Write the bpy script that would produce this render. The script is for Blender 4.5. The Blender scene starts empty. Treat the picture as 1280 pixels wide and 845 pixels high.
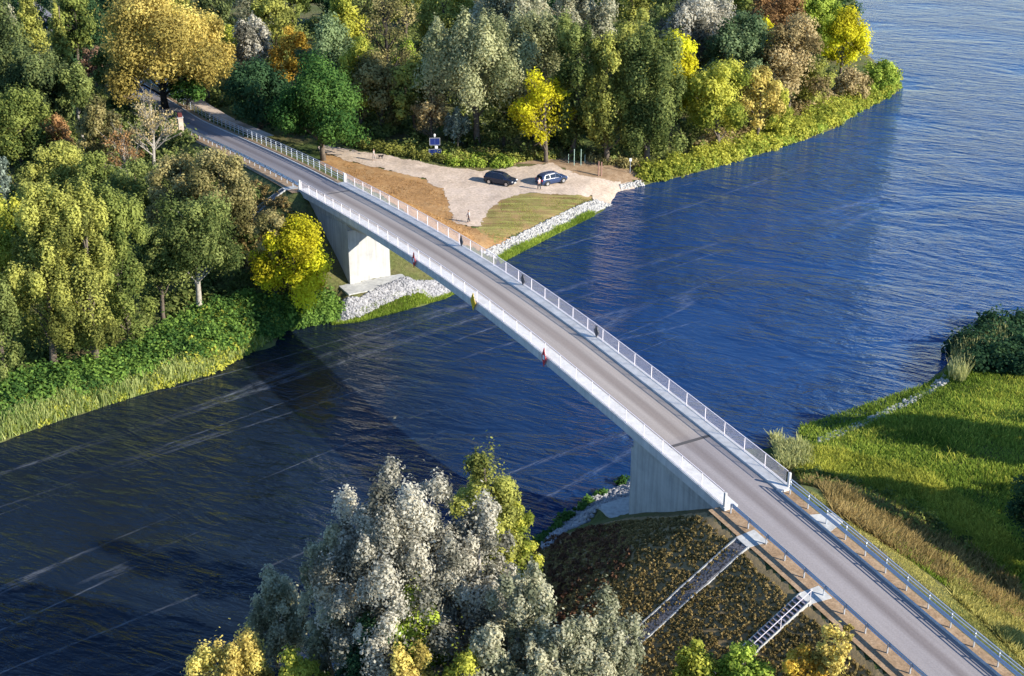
import bpy, bmesh, math
import numpy as np
from mathutils import Vector
R=np.random.default_rng(7)
rad=math.radians
scene=bpy.context.scene
COL=scene.collection
# ------------------------------------------------------------------ camera geometry
F=1707.; P=rad(24.3); H=61.
def unp(x,y,z0=0.):
    u=(x-640)/F; w=-(y-422.5)/F
    d=np.array([u,math.cos(P)+w*math.sin(P),-math.sin(P)+w*math.cos(P)])
    return np.array([0,0,H])+(z0-H)/d[2]*d
def depth(p): return p[1]*math.cos(P)-(p[2]-H)*math.sin(P)
def prj(p):
    zc=depth(p); yc=p[1]*math.sin(P)+(p[2]-H)*math.cos(P)
    return 640+F*p[0]/zc, 422.5-F*yc/zc
cam=bpy.data.cameras.new('camera'); co=bpy.data.objects.new('camera',cam); COL.objects.link(co)
cam.sensor_width=36; cam.lens=F*36/1280; cam.clip_end=20000; cam.clip_start=.5
co.location=(0,0,H); co.rotation_euler=(math.pi/2-P,0,0); scene.camera=co
# ------------------------------------------------------------------ light
SE=rad(25); sh=np.array([.915,-.403])
SD=np.array([sh[0]*math.cos(SE),sh[1]*math.cos(SE),math.sin(SE)])
w=bpy.data.worlds.new('World'); scene.world=w; w.use_nodes=True
nt=w.node_tree; bg=nt.nodes['Background']; sk=nt.nodes.new('ShaderNodeTexSky'); sk.sky_type='NISHITA'
sk.sun_disc=False; sk.sun_elevation=SE; sk.sun_rotation=math.atan2(sh[0],sh[1]); sk.air_density=1.0; sk.dust_density=0.; sk.ozone_density=6.; sk.air_density=1.0
nt.links.new(sk.outputs[0],bg.inputs[0]); bg.inputs[1].default_value=.13
sl=bpy.data.lights.new('sun','SUN'); sl.energy=5.0; sl.angle=rad(.5); sl.color=(1,.93,.80)
so=bpy.data.objects.new('sun',sl); COL.objects.link(so); so.rotation_euler=Vector(SD).to_track_quat('Z','Y').to_euler()
vs=scene.view_settings; vs.view_transform='Standard'; vs.look='None'; vs.gamma=1; vs.use_curve_mapping=False; vs.exposure=1.08
scene.cycles.max_bounces=5; scene.cycles.transparent_max_bounces=8
# ------------------------------------------------------------------ object helpers
def tag(o,label=None,cat=None,group=None,kind=None):
    if label: o['label']=label
    if cat: o['category']=cat
    if group: o['group']=group
    if kind: o['kind']=kind
    return o
def empty(name,loc=(0,0,0),rz=0,label=None,cat=None,group=None):
    o=bpy.data.objects.new(name,None); COL.objects.link(o); o.location=[float(v) for v in loc]; o.rotation_euler=(0,0,rz)
    o.empty_display_size=.3
    return tag(o,label,cat,group)
def link(name,me,m=None,parent=None,loc=None):
    o=bpy.data.objects.new(name,me); COL.objects.link(o)
    if m is not None: me.materials.append(m)
    if parent is not None: o.parent=parent
    if loc is not None: o.location=[float(v) for v in loc]
    return o
def nmesh(name,V,Fc,smooth=False):
    me=bpy.data.meshes.new(name); V=np.asarray(V,dtype=np.float32); Fc=np.asarray(Fc,dtype=np.int32)
    k=Fc.shape[1]; me.vertices.add(len(V)); me.vertices.foreach_set('co',V.ravel())
    me.loops.add(Fc.size); me.loops.foreach_set('vertex_index',Fc.ravel())
    me.polygons.add(len(Fc)); me.polygons.foreach_set('loop_start',np.arange(0,Fc.size,k,dtype=np.int32))
    me.update(calc_edges=True)
    if smooth: me.polygons.foreach_set('use_smooth',np.ones(len(Fc),dtype=bool))
    return me
class MB:
    """collects boxes, bars, tubes and polygons into ONE mesh"""
    def __init__(s): s.v=[]; s.f=[]
    def add(s,v,f):
        o=len(s.v); s.v+= [tuple(float(c) for c in p) for p in v]; s.f+=[tuple(i+o for i in q) for q in f]; return s
    def box(s,c,d,X=(1,0,0),Y=(0,1,0),Z=(0,0,1)):
        c=np.array(c,float);X=np.array(X,float)*d[0]/2;Y=np.array(Y,float)*d[1]/2;Z=np.array(Z,float)*d[2]/2
        v=[c+i*X+j*Y+k*Z for k in(-1,1) for j in(-1,1) for i in(-1,1)]
        return s.add(v,[(0,2,3,1),(4,5,7,6),(0,1,5,4),(2,6,7,3),(0,4,6,2),(1,3,7,5)])
    def tube(s,pts,rs,n=8,cap=True):
        pts=[np.array(p,float) for p in pts]; 
        if not hasattr(rs,'__len__'): rs=[rs]*len(pts)
        v=[];f=[]
        for i,p in enumerate(pts):
            d=pts[min(i+1,len(pts)-1)]-pts[max(i-1,0)]; d/=np.linalg.norm(d)+1e-9
            a=np.cross(d,[0.13,1,.21] if abs(d[1])<.9 else [1,0,.1]); a/=np.linalg.norm(a); b=np.cross(d,a)
            for k in range(n):
                t=2*math.pi*k/n; v.append(p+rs[i]*(a*math.cos(t)+b*math.sin(t)))
        for i in range(len(pts)-1):
            for k in range(n): f.append((i*n+k,i*n+(k+1)%n,(i+1)*n+(k+1)%n,(i+1)*n+k))
        if cap: f.append(tuple(range(n))[::-1]); f.append(tuple(range((len(pts)-1)*n,len(pts)*n)))
        return s.add(v,f)
    def sweep(s,prof,path,closed=True):
        """prof: list of (n,z); path: function i-> list of frames ; path = list of functions mapping (n,z)->xyz"""
        k=len(prof); v=[];f=[]
        for fr in path: v+=[fr(a,b) for a,b in prof]
        for i in range(len(path)-1):
            for j in range(k if closed else k-1):
                f.append((i*k+j,i*k+(j+1)%k,(i+1)*k+(j+1)%k,(i+1)*k+j))
        if closed: f.append(tuple(range(k))[::-1]); f.append(tuple(range((len(path)-1)*k,len(path)*k)))
        return s.add(v,f)
    def build(s,name,m,parent=None,bevel=0,smooth=False,loc=None):
        me=bpy.data.meshes.new(name); me.from_pydata(s.v,[],s.f); me.update()
        bm=bmesh.new(); bm.from_mesh(me); bmesh.ops.recalc_face_normals(bm,faces=bm.faces)
        if bevel: bmesh.ops.bevel(bm,geom=list(bm.edges),offset=bevel,segments=2,affect='EDGES',clamp_overlap=True)
        bm.to_mesh(me); bm.free()
        if smooth: me.polygons.foreach_set('use_smooth',np.ones(len(me.polygons),dtype=bool))
        return link(name,me,m,parent,loc)
# ------------------------------------------------------------------ materials
def mat(name,col=(.5,.5,.5),rough=.7,metal=0,spec=.5):
    m=bpy.data.materials.new(name); m.use_nodes=True; b=m.node_tree.nodes['Principled BSDF']
    b.inputs['Base Color'].default_value=(*col,1); b.inputs['Roughness'].default_value=rough; b.inputs['Metallic'].default_value=metal
    b.inputs['Specular IOR Level'].default_value=spec
    return m
def N(m,t,**k):
    n=m.node_tree.nodes.new(t)
    for a,b in k.items(): setattr(n,a,b)
    return n
def L(m,a,b): m.node_tree.links.new(a,b)
def coord(m,scale=(1,1,1),rot=(0,0,0),space='Object'):
    g=N(m,'ShaderNodeTexCoord') if space!='pos' else N(m,'ShaderNodeNewGeometry'); mp=N(m,'ShaderNodeMapping')
    mp.inputs['Scale'].default_value=scale; mp.inputs['Rotation'].default_value=rot
    L(m,g.outputs['Position' if space=='pos' else space],mp.inputs[0]); return mp.outputs[0]
def noise(m,vec,scale,detail=4,rough=.6,dist=0):
    n=N(m,'ShaderNodeTexNoise'); n.inputs['Scale'].default_value=scale; n.inputs['Detail'].default_value=detail
    n.inputs['Roughness'].default_value=rough; n.inputs['Distortion'].default_value=dist; L(m,vec,n.inputs['Vector']); return n.outputs['Fac']
def ramp(m,fac,stops,interp='LINEAR'):
    r=N(m,'ShaderNodeValToRGB'); e=r.color_ramp; e.interpolation=interp
    while len(e.elements)<len(stops): e.elements.new(.5)
    for q,(p,c) in zip(e.elements,stops): q.position=p; q.color=(*c,1) if len(c)==3 else c
    L(m,fac,r.inputs[0]); return r.outputs[0]
def mix(m,f,a,b,bt='MIX'):
    n=N(m,'ShaderNodeMix',data_type='RGBA',blend_type=bt)
    for s,v in ((n.inputs[0],f),(n.inputs[6],a),(n.inputs[7],b)):
        if isinstance(v,(int,float)): s.default_value=v
        elif isinstance(v,tuple): s.default_value=(*v,1)
        else: L(m,v,s)
    return n.outputs[2]
def bump(m,h,strength=.5,dist=.1):
    b=N(m,'ShaderNodeBump'); b.inputs['Strength'].default_value=strength; b.inputs['Distance'].default_value=dist
    L(m,h,b.inputs['Height']); L(m,b.outputs[0],m.node_tree.nodes['Principled BSDF'].inputs['Normal'])
def setc(m,s): L(m,s,m.node_tree.nodes['Principled BSDF'].inputs['Base Color'])
def noisy(name,stops,scale=1,rough=.85,bumps=.3,bd=.05,detail=6,space='pos',s2=None,spec=.3):
    m=mat(name,rough=rough,spec=spec); v=coord(m,space=space); f=noise(m,v,scale,detail,.65); c=ramp(m,f,stops)
    if s2:
        f2=noise(m,v,s2,3,.7); c=mix(m,.55,c,ramp(m,f2,[(.3,(.35,.35,.35)),(.7,(1.25,1.25,1.25))]),'MULTIPLY')
    setc(m,c)
    if bumps: bump(m,noise(m,v,scale*3,4),bumps,bd)
    return m
M={}
M['concrete']=noisy('concrete',[(.25,(.32,.32,.32)),(.5,(.42,.415,.40)),(.75,(.49,.485,.47))],.5,.8,.15,.02)
M['cap']=noisy('cap_concrete',[(.25,(.40,.395,.385)),(.5,(.50,.49,.48)),(.75,(.57,.56,.55))],.9,.75,.1,.01)
M['rail']=mat('galvanised_rail',(.70,.64,.66),.55,.05)
M['guard']=mat('galvanised_guard',(.50,.54,.60),.35,.6)
M['sand']=noisy('sand_path',[(.25,(.38,.29,.22)),(.5,(.50,.395,.31)),(.8,(.58,.47,.39))],.35,.95,.3,.04,s2=3)
M['verge']=noisy('verge_soil',[(.25,(.19,.12,.065)),(.5,(.30,.20,.12)),(.8,(.40,.30,.20))],1.2,.95,.5,.05,s2=6)
M['bark']=noisy('bark',[(.3,(.06,.045,.035)),(.7,(.16,.13,.10))],3,.9,.4,.03,space='Object')
M['birch']=noisy('pale_bark',[(.3,(.18,.16,.13)),(.55,(.34,.31,.27))],2,.8,.2,.02,space='Object')
M['darkbark']=noisy('dark_bark',[(.3,(.012,.010,.010)),(.7,(.04,.034,.03))],3,.9,.3,.03,space='Object')
def asphalt():
    m=mat('road_asphalt',rough=.85,spec=.25)
    uv=N(m,'ShaderNodeUVMap'); uv.uv_map='UVMap'; sp=N(m,'ShaderNodeSeparateXYZ'); L(m,uv.outputs[0],sp.inputs[0])
    v=coord(m,space='pos'); 
    fine=ramp(m,noise(m,v,9,5,.7),[(.3,(.86,.86,.86)),(.7,(1.12,1.12,1.12))])
    mp=N(m,'ShaderNodeMapping'); mp.inputs['Scale'].default_value=(1.6,.05,1); L(m,uv.outputs[0],mp.inputs[0])
    streak=ramp(m,noise(m,mp.outputs[0],1.0,4,.6),[(.25,(.80,.79,.80)),(.75,(1.12,1.12,1.12))])
    # wheel and oil track down the single lane (u=n in metres)
    tr=ramp(m,mathn(m,'DIVIDE',sp.outputs[0],6.),[(.22,(1,1,1)),(.40,(1,1,1)),(.475,(.70,.67,.66)),(.54,(.74,.71,.70)),(.62,(1,1,1))])
    base=ramp(m,mathn(m,'DIVIDE',mathn(m,'ADD',sp.outputs[1],100.),250.),[(.36,(.20,.185,.19)),(.405,(.20,.185,.19)),(.41,(.30,.265,.24)),(.692,(.30,.265,.24)),(.697,(.245,.222,.22)),(.75,(.245,.222,.22))])
    c=mix(m,1.,base,fine,'MULTIPLY'); c=mix(m,1.,c,streak,'MULTIPLY'); c=mix(m,1.,c,tr,'MULTIPLY'); setc(m,c)
    bump(m,noise(m,v,25,3),.2,.01); return m
def mathn(m,op,a,b=None):
    n=N(m,'ShaderNodeMath',operation=op)
    for i,v in enumerate((a,b)):
        if v is None: continue
        if isinstance(v,(int,float)): n.inputs[i].default_value=v
        else: L(m,v,n.inputs[i])
    return n.outputs[0]
M['asphalt']=asphalt()
def ground_mat():
    m=mat('ground_soil_and_grass',rough=.95,spec=.15); v=coord(m,space='pos')
    a=ramp(m,noise(m,v,.12,5,.6),[(.30,(.045,.075,.018)),(.5,(.10,.11,.035)),(.68,(.15,.115,.06))])
    c=mix(m,.7,a,ramp(m,noise(m,v,2.5,5,.7),[(.3,(.4,.4,.4)),(.7,(1.35,1.35,1.35))]),'MULTIPLY'); setc(m,c)
    bump(m,noise(m,v,3,5),.8,.2); return m
M['ground']=ground_mat()
def leafmat(name,a,b,trans=.46,rough=.55):
    """a..b = the two leaf colours found on this kind of tree"""
    m=mat(name,rough=.8,spec=.12); t=N(m,'ShaderNodeAttribute'); t.attribute_name='lv'
    c=ramp(m,t.outputs['Fac'],[(0,tuple(x*.8 for x in a)),(.3,tuple(x*1.15 for x in a)),(.7,tuple(min(.75,x*1.15) for x in b)),(1,tuple(min(.75,x*1.35) for x in b))]); setc(m,c)
    tr=N(m,'ShaderNodeBsdfTranslucent'); L(m,c,tr.inputs[0]); mx=N(m,'ShaderNodeMixShader'); mx.inputs[0].default_value=trans
    o=m.node_tree.nodes['Material Output']; L(m,m.node_tree.nodes['Principled BSDF'].outputs[0],mx.inputs[1]); L(m,tr.outputs[0],mx.inputs[2]); L(m,mx.outputs[0],o.inputs[0])
    return m
LM={k:leafmat('leaves_'+k,a,b) for k,(a,b) in dict(
 vivid=((.035,.095,.022),(.09,.17,.035)), dark=((.02,.055,.025),(.05,.10,.04)), green=((.09,.125,.03),(.22,.25,.06)),
 olive=((.155,.17,.04),(.36,.36,.085)), yellow=((.42,.38,.02),(.70,.60,.03)), gold=((.34,.27,.07),(.62,.49,.14)),
 orange=((.42,.26,.04),(.62,.42,.07)), yg=((.20,.24,.035),(.44,.43,.07)), willow=((.17,.19,.085),(.38,.38,.20)),
 silver=((.17,.165,.125),(.47,.44,.355)), grey=((.19,.20,.12),(.43,.41,.28)), teal=((.09,.14,.06),(.20,.26,.12)),
 brown=((.15,.14,.05),(.34,.29,.12)), tan=((.25,.19,.08),(.48,.38,.19)), bronze=((.17,.10,.06),(.32,.20,.13)),
 pine=((.06,.085,.032),(.16,.19,.065)), bluegrey=((.12,.16,.13),(.27,.32,.26)), lime=((.17,.25,.035),(.36,.43,.07)),
 alder=((.075,.105,.028),(.21,.24,.07)), reed=((.24,.26,.09),(.48,.47,.21)), bankreed=((.17,.24,.06),(.44,.47,.18)), heath=((.16,.125,.045),(.33,.24,.095)),
 grass=((.11,.18,.02),(.31,.38,.06)), drygrass=((.24,.23,.06),(.48,.42,.13)), rust=((.19,.11,.045),(.36,.21,.09)),
 brownslope=((.24,.13,.045),(.44,.27,.11)), shadowheath=((.10,.05,.03),(.17,.09,.05)), bank=((.06,.13,.03),(.17,.27,.05)),
).items()}
# ------------------------------------------------------------------ bridge axis
O=np.array([-25.1,155.7]); B=np.array([.487,-.8734]); B/=np.linalg.norm(B); Nn=np.array([-B[1],B[0]])
_s=np.arange(-260,260.1,.5)
_z=np.interp(_s,[-260,-130,-90,-57,-24,-10,0,10,20,28,36,45,55,69,80,90,100,110,125,260],[2.6,2.6,2.9,4.3,7.7,9.0,9.75,10.5,11.1,11.5,11.75,11.8,11.55,10.75,10.0,9.15,8.1,7.2,6.0,5.5])
_k=np.hanning(23); _k/=_k.sum(); _z=np.convolve(np.pad(_z,11,'edge'),_k,'valid')
def zr(s): return np.interp(s,_s,_z)
def W(s,n,dz=0.,absz=None):
    p=O+s*B+n*Nn; return np.array([p[0],p[1],(zr(s)+dz) if absz is None else absz])
def SN(x,y):
    dx=x-O[0]; dy=y-O[1]; return dx*B[0]+dy*B[1], dx*Nn[0]+dy*Nn[1]
def frames(s0,s1,step=2.,dz=0):
    k=max(1,int(round(abs(s1-s0)/step))); return [ (lambda n,z,s=s:W(s,n,z+dz)) for s in np.linspace(s0,s1,k+1)]
# ------------------------------------------------------------------ terrain
def U(l): return [unp(x,y)[:2] for x,y in l]
north=U([(-700,840),(-300,690),(-120,600),(0,553),(60,530),(120,512),(200,486),(262,470),(300,447),(345,432),(352,411),(420,397),(480,384),(530,366),(556,359),(585,344),(615,332),(640,318),(700,290),(755,264),(772,240),(800,233),(850,221),(900,208),(950,193),(1000,177),(1048,158),(1075,138),(1105,126),(1125,112),(1122,92),(1095,78),(1076,60),(1072,30),(1070,0),(1075,-60),(1085,-130)])
north+= [np.array([160.,900.]),np.array([300.,3000.]),np.array([-3000.,3000.]),np.array([-3000.,60.])]
south=U([(1900,330),(1600,360),(1400,395),(1300,418),(1240,428),(1195,436),(1178,462),(1140,492),(1090,515),(1040,538),(990,552),(955,562),(900,560),(850,575),(790,600),(740,632),(700,660),(668,690),(620,740),(540,800),(440,870),(300,960),(100,1090),(-200,1250),(-500,1400)])
south+= [np.array([-800.,-800.]),np.array([3000.,-800.]),np.array([3000.,300.])]
def sdist(poly,X,Y):
    poly=np.array(poly); d=np.full(X.shape,1e9); ins=np.zeros(X.shape,bool)
    for i in range(len(poly)):
        a=poly[i]; b=poly[(i+1)%len(poly)]; e=b-a; L2=e@e
        t=np.clip(((X-a[0])*e[0]+(Y-a[1])*e[1])/L2,0,1)
        d=np.minimum(d,np.hypot(X-a[0]-t*e[0],Y-a[1]-t*e[1]))
        c=((a[1]>Y)!=(b[1]>Y)); 
        with np.errstate(divide='ignore',invalid='ignore'):
            xi=a[0]+(Y-a[1])*e[0]/(e[1] if e[1]!=0 else 1e-9)
        ins^= c&(X<xi)
    return np.where(ins,d,-d)
def wob(X,Y,f,sd):
    r=np.random.default_rng(sd); z=0
    for k in range(5):
        a=r.uniform(0,6.28); q=f*(1.6**k); z=z+np.sin(X*q*math.cos(a)+Y*q*math.sin(a)+r.uniform(0,6.28)+1.3*np.sin(q*.7*(X*math.sin(a)-Y*math.cos(a))))*(.7**k)
    return z/2.8
def height(X,Y):
    d=np.maximum(sdist(north,X,Y),sdist(south,X,Y))+.35*wob(X,Y,.55,1)
    base=np.interp(d,[-6,-1.5,0,1.0,4,10,30],[-2.5,-.8,-.02,.35,1.1,1.6,2.2])+np.clip(d/15,0,1)*.25*wob(X,Y,.12,2)+np.clip(d/6,0,1)*.06*wob(X,Y,1.1,3)
    s,n=SN(X,Y)
    for sg,s0 in ((1,82.3),(-1,-.2)):
        ds=np.maximum(sg*(s0-s),0); dn=np.maximum(np.maximum(-1.0-n,n-7.2),0)
        dd=np.hypot(ds,dn); e=zr(sg*np.maximum(sg*s,sg*s0))-.07-dd/1.72
        e=np.where(dd>0,e+np.clip(dd/3,0,1)*.10*wob(X,Y,.9,4),e)
        sm=12.4 if sg<0 else 70.3; ds=np.maximum(np.abs(s-(sm-sg*1.5))-1.65,0); dn=np.maximum(np.abs(n-3.1)-4.1,0)
        e=np.maximum(e,2.25-np.hypot(ds,dn)/.85)
        base=np.where(np.abs(s)<250,np.maximum(base,e),base)
    return base
def axis(lo,hi,st,ext):
    c=list(np.arange(lo,hi+.01,st)); a=[];g=st;v=lo
    while v>-ext: g*=1.35; v-=g; a.append(v)
    b=[];g=st;v=hi
    while v<ext: g*=1.35; v+=g; b.append(v)
    return np.array(a[::-1]+c+b)
gx=axis(-140,130,.8,2500); gy=axis(50,345,.8,2500)
GX,GY=np.meshgrid(gx,gy); GZ=height(GX,GY)
def gz(x,y):
    x=np.asarray(x,float);y=np.asarray(y,float)
    i=np.clip(np.searchsorted(gx,x)-1,0,len(gx)-2); j=np.clip(np.searchsorted(gy,y)-1,0,len(gy)-2)
    u=(x-gx[i])/(gx[i+1]-gx[i]); v=(y-gy[j])/(gy[j+1]-gy[j])
    return (GZ[j,i]*(1-u)*(1-v)+GZ[j,i+1]*u*(1-v)+GZ[j+1,i]*(1-u)*v+GZ[j+1,i+1]*u*v)
def grid_faces(nx,ny):
    i=np.arange(nx-1);j=np.arange(ny-1); I,J=np.meshgrid(i,j); a=(J*nx+I).ravel(); return np.stack([a,a+1,a+nx+1,a+nx],1)
g=link('ground',nmesh('ground',np.stack([GX.ravel(),GY.ravel(),GZ.ravel()],1),grid_faces(len(gx),len(gy)),True),M['ground']); tag(g,kind='structure')
def gp(px,py):
    z=1.5
    for _ in range(40):
        p=unp(px,py,z); z=z+.6*(float(gz(p[0],p[1]))-z)
    return p
def gpoly(l): return [gp(x,y)[:2] for x,y in l]
def sheet(name,poly,m,step=.4,off=.05,jit=.35,label=None):
    poly=np.array(poly); x0,y0=poly.min(0)-1; x1,y1=poly.max(0)+1
    xs=np.arange(x0,x1,step);ys=np.arange(y0,y1,step); X,Y=np.meshgrid(xs,ys); Z=gz(X,Y)+off
    f=grid_faces(len(xs),len(ys)); cx=(X[:-1,:-1]+step/2);cy=(Y[:-1,:-1]+step/2)
    keep=(sdist(poly,cx,cy)+jit*wob(cx,cy,1.3,5)>0).ravel(); f=f[keep]
    u,inv=np.unique(f,return_inverse=True); V=np.stack([X.ravel(),Y.ravel(),Z.ravel()],1)[u]
    o=link(name,nmesh(name,V,inv.reshape(f.shape),True),m); tag(o,label,kind='structure'); return o
# ------------------------------------------------------------------ water
def water():
    m=mat('river_water',rough=.06,spec=.36); b=m.node_tree.nodes['Principled BSDF']; b.inputs['IOR'].default_value=1.33
    def tc(ang,lx,ly):
        g=N(m,'ShaderNodeNewGeometry'); mp=N(m,'ShaderNodeMapping'); mp.vector_type='TEXTURE'
        mp.inputs['Rotation'].default_value=(0,0,rad(ang)); mp.inputs['Scale'].default_value=(lx,ly,1); L(m,g.outputs['Position'],mp.inputs[0]); return mp.outputs[0]
    big=noise(m,tc(-27,6.5,1.9),1,3,.6,.9); mid=noise(m,tc(-20,2.0,.70),1,3,.65,.8); fine=noise(m,tc(-30,.5,.2),1,2,.6)
    gust=ramp(m,noise(m,tc(-15,34,16),1,4,.6,.5),[(.36,(.22,.22,.22)),(.62,(1.15,1.15,1.15))])
    h=mathn(m,'ADD',mathn(m,'MULTIPLY',big,1.55),mathn(m,'ADD',mathn(m,'MULTIPLY',mid,.55),mathn(m,'MULTIPLY',fine,.12)))
    h=mathn(m,'MULTIPLY',h,gust); bump(m,h,1.,.40)
    # wind streaks of foam: long thin lines lying with the wind
    f=noise(m,tc(41,240,10.5),1,2.,.4,.3)
    wd=ramp(m,noise(m,tc(41,30,30),1,2,.5),[(.3,(120,120,120)),(.7,(60,60,60))])
    ln=mathn(m,'MAXIMUM',mathn(m,'SUBTRACT',1.,mathn(m,'MULTIPLY',mathn(m,'ABSOLUTE',mathn(m,'SUBTRACT',f,.5)),150.)),0.)
    f2=noise(m,tc(38,260,17),1,1,.35,.2); ln2=mathn(m,'MAXIMUM',mathn(m,'SUBTRACT',1.,mathn(m,'MULTIPLY',mathn(m,'ABSOLUTE',mathn(m,'SUBTRACT',f2,.54)),150.)),0.)
    ln=mathn(m,'MAXIMUM',ln,ln2)
    br=ramp(m,noise(m,tc(41,1.6,.22),1,4,.75),[(.42,(0,0,0)),(.64,(1,1,1))])
    br2=ramp(m,noise(m,tc(0,22,22),1,2,.5),[(.38,(.06,.06,.06)),(.60,(1,1,1))])
    fo=mathn(m,'MULTIPLY',mathn(m,'MULTIPLY',ln,mathn(m,'MULTIPLY',br,br2)),.22)
    sx=N(m,'ShaderNodeSeparateXYZ'); g=N(m,'ShaderNodeNewGeometry'); L(m,g.outputs['Position'],sx.inputs[0])
    body_tint=ramp(m,mathn(m,'ADD',mathn(m,'DIVIDE',sx.outputs[0],90.),mathn(m,'ADD',mathn(m,'MULTIPLY',noise(m,tc(0,40,40),1,3,.5),.3),.40)),[(.33,(.0060,.011,.020)),(.62,(.006,.025,.085)),(1.,(.010,.042,.135))])  # dark turbid left; right brightened with blue standing in for reflected sky
    setc(m,mix(m,fo,body_tint,(.55,.58,.64)))
    L(m,mathn(m,'ADD',mathn(m,'MULTIPLY',fo,.6),.08),b.inputs['Roughness'])
    return m
me=nmesh('river_water',[(-3000,-1000,0),(3000,-1000,0),(3000,4000,0),(-3000,4000,0)],[(0,1,2,3)])
tag(link('water',me,water()),kind='structure')
# ------------------------------------------------------------------ ground sheets
tag_=None
sheet('path',gpoly([(395,180),(430,186),(500,198),(560,210),(600,214),(640,210),(690,205),(715,217),(760,226),(775,228),(772,244),(735,246),(690,243),(650,243),(622,252),(608,268),(600,283),(583,285),(566,276),(562,262),(556,240),(530,224),(480,212),(430,200),(400,190)]),M['sand'],.16,.085,.55)
sheet('slip_ramp',gpoly([(735,233),(790,228),(795,238),(762,256),(742,250)]),M['sand'],.16,.09,.2)
M['slope']=noisy('brown_soil_slope',[(.25,(.20,.11,.045)),(.5,(.36,.20,.08)),(.75,(.42,.27,.13))],.35,.95,.5,.08,s2=2.5)
sheet('brown_slope',gpoly([(405,188),(430,200),(480,212),(530,224),(566,238),(575,262),(580,280),(600,288),(640,300),(610,315),(560,300),(440,228),(400,205)]),M['slope'],.4,.06,.4)
M['mown']=mat('mown_grass_stripes',rough=.95,spec=.15)
def _mown(m):
    g=N(m,'ShaderNodeNewGeometry'); mp=N(m,'ShaderNodeMapping'); mp.vector_type='TEXTURE'; mp.inputs['Rotation'].default_value=(0,0,rad(8)); mp.inputs['Scale'].default_value=(6,.5,1); L(m,g.outputs['Position'],mp.inputs[0])
    st=noise(m,mp.outputs[0],1,3,.6,.2); pt=noise(m,g.outputs['Position'],.35,3,.6)
    c=ramp(m,st,[(.38,(.17,.11,.05)),(.5,(.19,.17,.055)),(.62,(.27,.25,.08))]); c=mix(m,ramp(m,pt,[(.45,(0,0,0)),(.7,(.8,.8,.8))]),c,(.32,.20,.10)); setc(m,c); bump(m,noise(m,g.outputs['Position'],6,4),.5,.06)
_mown(M['mown'])
# concrete: formwork joints and drip stains running down
def _stain(m,k):
    g=N(m,'ShaderNodeNewGeometry'); mp=N(m,'ShaderNodeMapping'); mp.inputs['Scale'].default_value=(2.2,2.2,.12); L(m,g.outputs['Position'],mp.inputs[0])
    f=ramp(m,noise(m,mp.outputs[0],1.2,4,.65),[(.3,(k,k,k)),(.62,(1.05,1.05,1.04))]); b=m.node_tree.nodes['Principled BSDF']; src=b.inputs['Base Color'].links[0].from_socket
    setc(m,mix(m,1.,src,f,'MULTIPLY'))
_stain(M['concrete'],.72); _stain(M['cap'],.86)
sheet('grass_patch',gpoly([(596,288),(604,266),(620,250),(655,241),(700,242),(745,246),(700,268),(650,290),(618,305)]),M['mown'],.3,.06,.3)
sheet('path_verge',gpoly([(640,205),(700,195),(770,200),(830,208),(820,222),(780,228),(735,232),(715,216),(690,206)]),M['verge'],.4,.045,.6)
rd=MB()
M['verge2']=M['verge']
def strip(name,s0,s1,n0,n1,m,off=0.,step=1.,kind='structure'):
    ss=np.linspace(s0,s1,int(abs(s1-s0)/step)+1); V=[];
    for s in ss: V+= [W(s,n0,off),W(s,n1,off)]
    k=len(ss); f=[(2*i,2*i+1,2*i+3,2*i+2) for i in range(k-1)]
    me=nmesh(name,V,f); uv=me.uv_layers.new(name='UVMap'); us=np.zeros((len(f)*4,2),np.float32)
    for i in range(k-1):
        us[i*4:(i+1)*4]=[(n0,ss[i]),(n1,ss[i]),(n1,ss[i+1]),(n0,ss[i+1])]
    uv.data.foreach_set('uv',us.ravel()); o=link(name,me,m); return tag(o,kind=kind)
strip('road',-235,160,.85,5.0,M['asphalt'],0.008)
strip('verge',82,160,-.98,.85,M['verge'],-.03); strip('verge',82,160,5.1,6.0,M['verge'],-.03)
strip('verge',-120,-.5,-.98,.85,M['verge'],-.03); strip('verge',-120,-.5,5.1,6.0,M['verge'],-.03)
strip('path',-140,-38,7.9,10.2,M['sand'],-.35)
for s0,s1 in ((82.2,160),(-120,-.3)):
    k=MB(); k.sweep([(4.98,-.1),(4.98,.13),(5.11,.13),(5.11,-.1)],frames(s0,s1)); tag(k.build('kerb',M['cap']),kind='structure')
# ------------------------------------------------------------------ bridge
br=empty('road_bridge',W(40,3,0,0),0,'long narrow arched concrete road bridge crossing the river','bridge')
def part(mb,name,m,par,**k):
    o=mb.build(name,m,par,**k); o.matrix_parent_inverse=par_inv(par); return o
def par_inv(p):
    bpy.context.view_layer.update(); return p.matrix_world.inverted()
def ddepth(s): return .85+1.0*np.clip(abs(s-41.4)/29.,0,1.2)**3
d=MB(); ss=np.linspace(-.5,82.5,43)
v=[];f=[]
for s in ss:
    h=ddepth(s); v+=[W(s,.45,-.02),W(s,5.7,-.02),W(s,5.7,-h*.6),W(s,5.0,-h),W(s,1.1,-h),W(s,.45,-h*.6)]
for i in range(len(ss)-1):
    for j in range(6): f.append((i*6+j,i*6+(j+1)%6,(i+1)*6+(j+1)%6,(i+1)*6+j))
f+= [tuple(range(6)),tuple(range(len(v)-6,len(v)))]
d.add(v,f); part(d,'deck',M['concrete'],br)
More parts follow.
